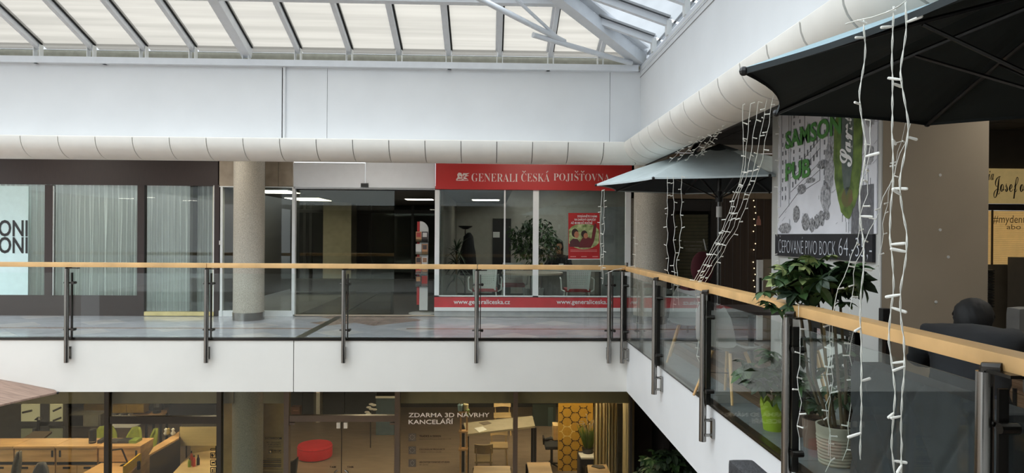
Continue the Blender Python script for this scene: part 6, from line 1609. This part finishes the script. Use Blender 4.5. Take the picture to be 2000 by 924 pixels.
# ================================================================== people
def skin_mesh(verts, edges, radii, levels=2, root_i=0):
    me = bpy.data.meshes.new('skin'); me.from_pydata([Vector(v) for v in verts], edges, []); o = bpy.data.objects.new('skin', me); C.objects.link(o)
    sm = o.modifiers.new('s', 'SKIN'); sm.use_smooth_shade = True
    for i, r_ in enumerate(radii): me.skin_vertices[0].data[i].radius = (r_, r_) if not isinstance(r_, tuple) else r_
    me.skin_vertices[0].data[root_i].use_root = True
    o.modifiers.new('b', 'SUBSURF').levels = levels
    dg = bpy.context.evaluated_depsgraph_get(); dg.update(); out = bpy.data.meshes.new_from_object(o.evaluated_get(dg))
    bpy.data.objects.remove(o); bpy.data.meshes.remove(me); return out
def person(loc, rz, label, hairc, jacketm, lean=.18, vs_=1, longhair=False, headturn=0, skinc=(176, 126, 100)):
    t = thing('person', label, 'person', loc, rz); sk_m = mat('skin_%d' % sum(skinc), skinc, .55, var=.03, scale=20)
    S_ = .46; pel = Vector((0, 0, S_ + .06)); ch = Vector((0, lean * .7, S_ + .40 * vs_)); nk = Vector((0, lean * 1.35, S_ + .57 * vs_)); hd = Vector((0, lean * 1.75, S_ + .72 * vs_ + (1 - vs_) * .05))
    shl = [Vector((s_ * .19, lean * 1.1, S_ + .50 * vs_ + (.10 if vs_ < 1 else 0))) for s_ in (-1, 1)]
    elb = [Vector((s_ * .27, lean * 1.1 + .12, S_ + .26)) for s_ in (-1, 1)]; wr = [Vector((s_ * .14, lean * 1.1 + .34, S_ + .32)) for s_ in (-1, 1)]
    kn = [Vector((s_ * .12, .44, S_ + .03)) for s_ in (-1, 1)]; an = [Vector((s_ * .13, .46, .08)) for s_ in (-1, 1)]; toe = [Vector((s_ * .14, .62, .04)) for s_ in (-1, 1)]
    V_ = [pel, ch, nk, hd]; E_ = [(0, 1), (1, 2), (2, 3)]; R__ = [.12, .09, .05, .055]
    for i in (0, 1):
        b0 = len(V_); V_ += [shl[i], elb[i], wr[i]]; R__ += [.05, .038, .03]; E_ += [(1, b0), (b0, b0 + 1), (b0 + 1, b0 + 2)]
        s_ = (-1, 1)[i]; palm = wr[i] + Vector((-s_ * .02, .06, .01)); b1 = len(V_); V_.append(palm); R__.append(.028); E_.append((b0 + 2, b1))
        for f_, (dx, L_) in enumerate(((-.03, .07), (-.01, .08), (.01, .075), (.03, .06))):
            b2 = len(V_); V_ += [palm + Vector((dx, .035, 0)), palm + Vector((dx, .035 + L_ * .6, -.01)), palm + Vector((dx, .035 + L_ * .9, -.03))]; R__ += [.010, .009, .008]; E_ += [(b1, b2), (b2, b2 + 1), (b2 + 1, b2 + 2)]
        b2 = len(V_); V_ += [palm + Vector((-s_ * .035, 0, 0)), palm + Vector((-s_ * .055, .03, -.01))]; R__ += [.011, .009]; E_ += [(b1, b2), (b2, b2 + 1)]
        b3 = len(V_); V_ += [Vector((s_ * .09, .02, S_ + .04)), kn[i], an[i], toe[i]]; R__ += [.085, .06, .042, .035]; E_ += [(0, b3), (b3, b3 + 1), (b3 + 1, b3 + 2), (b3 + 2, b3 + 3)]
    me = skin_mesh(V_, E_, R__)
    # head with face, joined into the body mesh
    bm = bmesh.new(); bm.from_mesh(me); hc = hd + Vector((0, .02, .03)); rot = Matrix.Rotation(headturn, 3, 'Z') @ Matrix.Rotation(-lean * 1.4, 3, 'X')
    g_ = bmesh.ops.create_icosphere(bm, subdivisions=4, radius=1)
    for q in g_['verts']:
        p = q.co.copy(); x, y, z = p.x * .076, p.y * .097, p.z * .118
        if z < 0: x *= 1 - .28 * (-z / .118); y *= 1 - .12 * (-z / .118)
        if y > 0:
            nose = max(0, 1 - ((x / .018) ** 2 + ((z + .012) / .032) ** 2)); y += .024 * nose
            y -= .010 * max(0, 1 - (((abs(x) - .03) / .018) ** 2 + ((z - .02) / .014) ** 2))
            y += .006 * max(0, 1 - ((x / .026) ** 2 + ((z + .058) / .012) ** 2))
        q.co = hc + rot @ Vector((x, y, z))
    for s_ in (-1, 1):
        g_ = bmesh.ops.create_uvsphere(bm, u_segments=12, v_segments=8, radius=1)
        for q in g_['verts']: q.co = hc + rot @ Vector((s_ * (.076 + .012 * q.co.x * .6), -.006 + .018 * q.co.y, -.005 + .032 * q.co.z))
    bm.to_mesh(me); bm.free(); me.materials.clear(); me.materials.append(sk_m); me.shade_smooth()
    body = obj('body', me, sk_m, t, local=True)
    for s_ in (-1, 1):
        m = MB().ball((0, 0, 0), .012, u=10, v=8)
        for q in m.b.verts: q.co = hc + rot @ (q.co + Vector((s_ * .03, .083, .02)))
        obj('eye', m, mat('eye_dark', (30, 24, 22), .3), t, local=True, smooth=True)
    # hair
    m = MB(); g_ = bmesh.ops.create_icosphere(m.b, subdivisions=4, radius=1)
    dele = []
    for q in g_['verts']:
        p = q.co.copy(); f_ = 1 + .035 * math.sin(p.x * 17 + p.z * 5) + .02 * math.sin(p.y * 21 + p.z * 11)
        if p.y > .35 - .5 * max(0, p.z - .3) and p.z < .55 or p.z < (-.86 if not longhair else -.95): dele.append(q)
        elif abs(p.x) > .8 and -.35 < p.z < .12 and p.y > -.35: dele.append(q)
        zz = p.z * (.130 if p.z > 0 else .152)
        if longhair and p.z < 0: zz = p.z * .34
        q.co = hc + rot @ Vector((p.x * .092 * f_, p.y * (.116 if p.y < 0 else .108) * f_ - .008, zz + .006))
    bmesh.ops.delete(m.b, geom=dele, context='VERTS')
    hm = mat('hair_%d' % sum(hairc), hairc, .7, var=.3, scale=50, stretch=(1, 1, .2))
    h = obj('hair', m, hm, t, local=True, smooth=True, mods=None); md = h.modifiers.new('th', 'SOLIDIFY'); md.thickness = .016; md.offset = 1
    # jacket
    V2 = [pel + Vector((0, 0, -.02)), pel.lerp(ch, .5), ch, ch + (nk - ch) * .55, nk + Vector((0, -.01, -.015))]; E2 = [(0, 1), (1, 2), (2, 3), (3, 4)]; R2 = [(.20, .17), (.19, .16), (.20, .16), (.13, .11) if vs_ == 1 else (.19, .15), (.085, .085) if vs_ == 1 else (.11, .11)]
    for i in (0, 1):
        b0 = len(V2); V2 += [shl[i] + Vector((0, 0, .0)), elb[i], wr[i] - (wr[i] - elb[i]) * .1]; R2 += [.088 if vs_ == 1 else .108, .072, .05]; E2 += [(2 if vs_ == 1 else 3, b0), (b0, b0 + 1), (b0 + 1, b0 + 2)]
    jm = skin_mesh(V2, E2, R2)
    for v_ in jm.vertices:
        c = v_.co; v_.co = c * 1.0 + v_.normal * (.006 * math.sin(c.z * 70 + c.x * 20) + .004 * math.sin(c.x * 60 + c.y * 40))
    jm.materials.append(jacketm); jm.shade_smooth(); obj('jacket', jm, jacketm, t, local=True)
    m = MB().lathe([(.12, -.03), (.105, .03), (.09, .075), (.075, .07)], 20, (0, 0, 0))
    for q in m.b.verts: q.co = nk + Matrix.Rotation(-lean * 1.4, 3, 'X') @ (q.co + Vector((0, 0, -.05)))
    obj('collar', m, jacketm, t, local=True, smooth=True)
    V3, E3, R3 = [pel + Vector((0, 0, -.03))], [], [.145]
    for i in (0, 1):
        b0 = len(V3); s_ = (-1, 1)[i]; V3 += [Vector((s_ * .09, .04, S_ + .05)), kn[i], an[i] + Vector((0, 0, .04))]; R3 += [.098, .072, .055]; E3 += [(0, b0), (b0, b0 + 1), (b0 + 1, b0 + 2)]
    tm = skin_mesh(V3, E3, R3); tm.materials.append(mat('dark_trousers', (34, 36, 44), .9)); tm.shade_smooth(); obj('trousers', tm, MATS['dark_trousers'], t, local=True)
    for i in (0, 1): obj('shoe', MB().box(an[i].x - .045, an[i].x + .045, an[i].y - .09, an[i].y + .19, 0, .09, bevel=.03), black, t, local=True)
    return t
jk = mat('charcoal_jacket', (34, 37, 41), .8, var=.12, scale=9, bump=.1, bscale=30)
pn = person((2.64, 3.68, 0), R(-38), 'person in a charcoal jacket sitting on the sofa, back turned, short black hair', (9, 8, 8), jk, lean=.34, vs_=.72)
pn.scale = (1.08, 1.08, .92)
po_ = person((PX(1095, 15.2), 15.2, 0), R(160), 'person with long dark hair in black clothes sitting at the office desk', (30, 20, 18), blackm, lean=.1, longhair=True, skinc=(190, 140, 110))
oc = thing('desk_chair', 'dark red chair under the person at the office desk', 'chair', (PX(1095, 15.25), 15.25, 0))
obj('backrest', MB().box(PX(1095, 15.3) - .22, PX(1095, 15.3) + .24, 15.48, 15.54, .5, .92, bevel=.02), MATS['red_seat'], oc)
obj('seat', MB().box(PX(1095, 15.3) - .22, PX(1095, 15.3) + .22, 15.0, 15.46, .40, .45, bevel=.02), MATS['red_seat'], oc)
obj('column', MB().tube([(PX(1095, 15.3), 15.25, .05), (PX(1095, 15.3), 15.25, .42)], .03, 8), black, oc)
obj('base', MB().lathe([(0, 0), (.25, 0), (.25, .03), (0, .06)], 20, (PX(1095, 15.3), 15.25, 0)), black, oc)
# grey cushion-like headrest at the right edge
hx_ = P(2006, 628, Y=5.0)
ge = thing('grey_armchair', 'light grey rounded armchair back cut by the right edge', 'chair', (hx_.x, 5.0, 0))
obj('backrest', MB().box(hx_.x - .10, hx_.x + .5, 4.95, 5.1, .4, P(2002, 600, Y=5.0).z, bevel=.06), mat('grey_upholstery', (110, 108, 104), .85), ge, smooth='auto')
obj('seat', MB().box(hx_.x - .08, hx_.x + .5, 4.45, 4.95, .3, .45, bevel=.04), MATS['grey_upholstery'], ge)
for a in (-.05, .45):
    for b_ in (4.5, 5.05): obj('leg', MB().tube([(hx_.x + a, b_, 0), (hx_.x + a, b_, .32)], .015, 6), black, ge)

# ================================================================== string lights
wire_w = mat('white_wire', (224, 224, 216), .5); bulb_w = mat('led_cap', (226, 226, 220), .3, emis=(255, 250, 236), estr=.08)
bulb_far = mesh_of('bulb', MB().tube([(0, 0, 0), (.03, 0, 0)], .0045, 5).ball((.033, 0, 0), .006, u=6, v=4), bulb_w)
bulb_near = mesh_of('bulb', MB().tube([(0, 0, 0), (.012, 0, 0), (.034, 0, .0)], [.0028, .0042, .0046], 8).ball((.036, 0, 0), .0044, u=8, v=6), bulb_w)
def string(label, pts, step=.14, near=False, seed=0, r=.0028, wob=.008, group='icicle light strings'):
    pts = [Vector(p) for p in pts]; rr = random.Random(seed); t = thing('string_lights', label, 'string lights', pts[0], group=group)
    # resample
    seg = [(pts[i + 1] - pts[i]).length for i in range(len(pts) - 1)]; tot = sum(seg); n = max(4, int(tot / (.02 if near else .07)))
    def at(s_):
        for i, l in enumerate(seg):
            if s_ <= l or i == len(seg) - 1: return pts[i].lerp(pts[i + 1], min(1, s_ / l))
            s_ -= l
    k1, k2 = rr.uniform(0, 6), rr.uniform(0, 6); base = []
    for i in range(n + 1):
        s_ = tot * i / n; p = at(s_); e = min(1, s_ * 8, (tot - s_) * 8)
        tri = abs(((s_ / (step * 2) + k1) % 1) * 2 - 1) - .5
        base.append(p + Vector((wob * (tri * 1.6 + .4 * math.sin(s_ * 19 + k2)), wob * .7 * math.cos(s_ * 17 + k1), 0)) * e)
    if near:
        for ph in (0, math.pi):
            q = [p + Vector((.0018 * math.cos(i * 1.1 + ph), .0018 * math.sin(i * 1.1 + ph), 0)) for i, p in enumerate(base)]
            obj('wire', MB().tube(q, .0014, 5), wire_w, t, smooth=True)
    else: obj('wire', MB().tube(base, r, 4), wire_w, t)
    nb = max(2, int(tot / step)); b_ = bulb_near if near else bulb_far
    for k in range(nb):
        i = int((k + .5 + rr.uniform(-.15, .15)) / nb * n); p = base[min(i, n)]
        a = rr.choice((0, math.pi)) + rr.uniform(-.8, .8)
        inst('bulb', b_, t, p, (0, rr.uniform(-.35, .35), a), rr.uniform(.85, 1.1))
    return t
def onrim(px, tips, hem=0):
    """point on the near parasol's rim line in the direction of pixel column px"""
    a, b_ = tips[0], tips[1]
    k = (px - 957) / F
    best = min(((abs((a.lerp(b_, s_ / 200)).x / (a.lerp(b_, s_ / 200)).y - k), a.lerp(b_, s_ / 200)) for s_ in range(201)), key=lambda q: q[0])
    return best[1]
tn0, tn1 = tips_n[0], tips_n[1]
for k, (px, lab, zb) in enumerate(((1674, 'near light string hanging leftmost from the large dark parasol', .78), (1738, 'near light string hanging second from the left of the large parasol', .55), (1766, 'near light string hanging third, rightmost, from the large parasol', .55))):
    a = onrim(px, (tn0, tn1)); c3 = Vector((2.22, 2.38, a.z)); out = (a - c3); out.z = 0; f_ = (a - tn0).length / (tn1 - tn0).length; a = a - out * (.05 * 4 * f_ * (1 - f_)) * .9 + out.normalized() * .012
    string(lab, [a + Vector((0, 0, .03)), a + Vector((-.004, -.004, 0)), Vector((a.x + (.0, .0, .0)[k], a.y, 1.2)), Vector((a.x + (.0, .02, .0)[k], a.y, zb))], step=.15, near=True, seed=40 + k, wob=.009)
# loose wire lying along the top of the rim
q = [onrim(px, (tn0, tn1)) + Vector((0, 0, .012 + .006 * math.sin(px))) for px in (1660, 1680, 1700, 1720, 1745, 1765, 1780)]
string('loose light wire lying along the edge of the large parasol', q, step=.09, near=True, seed=50, wob=.004)
# hanging from the middle parasol
L0 = tips_m[0]; 
def rimpt(px):
    best = None
    for s_ in range(8):
        for g_ in range(41):
            p = tips_m[s_].lerp(tips_m[(s_ + 1) % 8], g_ / 40)
            if p.y > Ym + .2: continue
            e = abs(957 + F * p.x / p.y - px)
            if best is None or e < best[0]: best = (e, p)
    return best[1] + Vector((-.0, -.02, 0))
lt0 = P(1180, 372, Y=Ym - .02)
string('double light string hanging from the left corner of the middle parasol', [lt0, (lt0.x, lt0.y, P(1178, 460, Y=Ym).z), (lt0.x - .012, lt0.y, P(1178, 555, Y=Ym).z)], .11, seed=1)
string('short light string beside the left corner of the middle parasol', [lt0 + Vector((-.03, 0, 0)), lt0 + Vector((-.05, .0, -.5)), lt0 + Vector((-.03, 0, -1.05))], .12, seed=2)
for k, (px, pb, zz, lab) in enumerate(((1302, 1305, .72, 'light string hanging leftmost of three from the front rim of the middle parasol'), (1316, 1318, .62, 'light string hanging in the middle of three from the front rim'), (1332, 1322, .68, 'light string hanging rightmost of three from the front rim'))):
    a = rimpt(px); y_ = a.y
    string(lab, [a, (PX(px + (1, 1, -2)[k], y_), y_, 1.5), (PX(pb, y_), y_, 1.1), (PX(pb + (14, -2, 5)[k], y_), y_, zz)], .13, seed=10 + k, wob=.012)
# over the middle parasol up to the cove
zc_b = 2.485
for k, (a, b_) in enumerate((((1350, 272), (1306, 318)), ((1372, 262), (1322, 316)), ((1392, 252), (1340, 314)), ((1410, 242), (1360, 308)), ((1428, 229), (1368, 305)))):
    Y0 = (zc_b - EYE.z) * F / (461 - a[1]); p = P(a[0], a[1], Y=Y0); q = P(b_[0], b_[1], Y=8.0)
    string('light string slanting from the white cove down onto the middle parasol, %s' % ('leftmost of five', 'second of five', 'central one of five', 'fourth of five', 'rightmost of five')[k], [p, q], .16, seed=20 + k, r=.0022, wob=.006)
# long bundle from the cove down to the rail
for k, (a, b_) in enumerate((((1451, 205), (1452, 330)), ((1466, 203), (1453, 340)), ((1481, 199), (1462, 330)), ((1498, 194), (1473, 330)), ((1511, 186), (1487, 320)))):
    Y0 = max(4.6, (zc_b - EYE.z) * F / (463 - a[1])); p = P(a[0], a[1], Y=Y0); q = P(b_[0], b_[1], Y=Y0 + .25)
    yr = 6.2; xe = (1360, 1364, 1369, 1374, 1381)[k]; e = P(xe, 556, Y=yr); e.x = XP_ + .09; e.y = e.x * F / (xe - 957); e.z = 1.035
    mid = q.lerp(e, .45) + Vector((.04, 0, -.03))
    string('light string of the slanting bundle from the cove to the handrail, %s' % ('outermost left', 'second from the left', 'central one', 'second from the right', 'outermost right')[k], [p, q, mid, e], .13, seed=30 + k, r=.0024, wob=.007)
    if k in (0, 2, 3): string('light string tail hanging inside the glass below the bundle, %s' % {0: 'left tail', 2: 'middle tail', 3: 'short right tail'}[k], [e, e + Vector((.03, .03, -.1)), e + Vector((.05, .05, -.5)), e + Vector((.06, .02 * k, -.95 if k != 3 else -.4))], .10, seed=60 + k, wob=.02)
# at the balustrade corner
cq = P(1228, 521, Y=YP - .03); 
string('loose light wire knotted over the balustrade corner', [P(1182, 535, Y=YP - .1), P(1200, 527, Y=YP - .1), cq, P(1240, 519, Y=9.2), P(1246, 528, Y=9.1), P(1246, 560, Y=9.1), P(1242, 640, Y=9.1)], .16, seed=70, wob=.015)
string('light string in front of the granite column right of the office', [P(1244, 410, Y=8.9), P(1241, 470, Y=8.9), P(1240, 520, Y=8.9)], .14, seed=71, r=.0018)
# around the pier and plant
Yp1 = 6.9
for k, (pts, lab) in enumerate((([(1519, 196), (1522, 300), (1518, 430), (1521, 500), (1524, 600)], 'light string down the left edge of the pub poster'),
    ([(1524, 560), (1526, 600), (1524, 680), (1528, 740), (1536, 800)], 'light string hanging into the leaves left of the steel post'))):
    Y_ = (7.2, 5.2)[k]; string(lab, [P(a, b_, Y=Y_) for a, b_ in pts], .12, seed=80 + k, wob=.012)
for k, (pts, Y_, lab) in enumerate((([(1700, 235), (1695, 350), (1672, 480), (1640, 560), (1622, 620), (1618, 760), (1622, 900), (1612, 922)], 3.9, 'long light string from the poster across the plant to the ribbed pot'),
    ([(1780, 235), (1750, 330), (1700, 450), (1668, 520), (1662, 640), (1664, 760), (1658, 850), (1645, 900)], 4.0, 'light string slanting from the beige pier face to the plant'),
    ([(1770, 236), (1735, 380), (1720, 480), (1716, 560)], 4.6, 'thin light string down the corner of the pier'),
    ([(1560, 595), (1562, 660), (1560, 760), (1562, 880)], 4.1, 'light string just right of the steel post at the plant'),
    ([(1625, 620), (1628, 700), (1617, 800), (1618, 890)], 3.95, 'second light string in front of the ribbed pot'))):
    string(lab, [P(a, b_, Y=Y_) for a, b_ in pts], .12, seed=90 + k, r=.0022, wob=.012)

# ================================================================== lamps of the near gallery and the galleries (seen as reflections)
def panel_lamp(x, y, z, wx, wy, label, group, st=6):
    t = thing('ceiling_light', label, 'ceiling light', (x, y, z), group=group)
    obj('frame', MB().box(x - wx - .03, x + wx + .03, y - wy - .03, y + wy + .03, z - .004, z + .02), frost, t)
    obj('diffuser', MB().box(x - wx, x + wx, y - wy, y + wy, z - .02, z - .004), lampg, t)
for k in range(4): panel_lamp(-7.5 + k * 2.75, 10.8, ZC - .01, .55, .12, 'recessed gallery ceiling lamp hidden above the %s' % ('poster with big black letters', 'middle brown framed window', 'entrance hall', 'white perforated chairs window', 'middle parasol')[k], 'far gallery ceiling lamps')
for k in range(3): panel_lamp(4.6, 2.5 + k * 2.6, ZC - .01, .3, .3, 'recessed right gallery ceiling lamp beyond the pier, %s of three' % ('nearest', 'middle', 'farthest')[k], 'right gallery ceiling lamps')

for k, (px, py) in enumerate(((1022, 381), (1003, 393), (1024, 387), (68, 392), (150, 396), (212, 392), (258, 386), (297, 384), (378, 390))):
    Yv = (ZC - EYE.z) * F / (457 + .0069 * (px - 957) - py); Yr_ = 2 * YW - Yv; xr2 = (px - 957) / F * Yv
    t = thing('ceiling_light', 'near gallery strip lamp mirrored in the shop glass, %s' % ('first over the office', 'second over the office', 'third over the office', 'far left', 'left window', 'middle window', 'right of the middle window', 'glass door', 'door edge')[k], 'ceiling light', (xr2, Yr_, ZC - .03), group='near gallery ceiling lights')
    obj('frame', MB().box(xr2 - .34, xr2 + .34, Yr_ - .09, Yr_ + .09, ZC - .015, ZC), frost, t); obj('diffuser', MB().box(xr2 - .3, xr2 + .3, Yr_ - .05, Yr_ + .05, ZC - .03, ZC - .015), lampg, t)
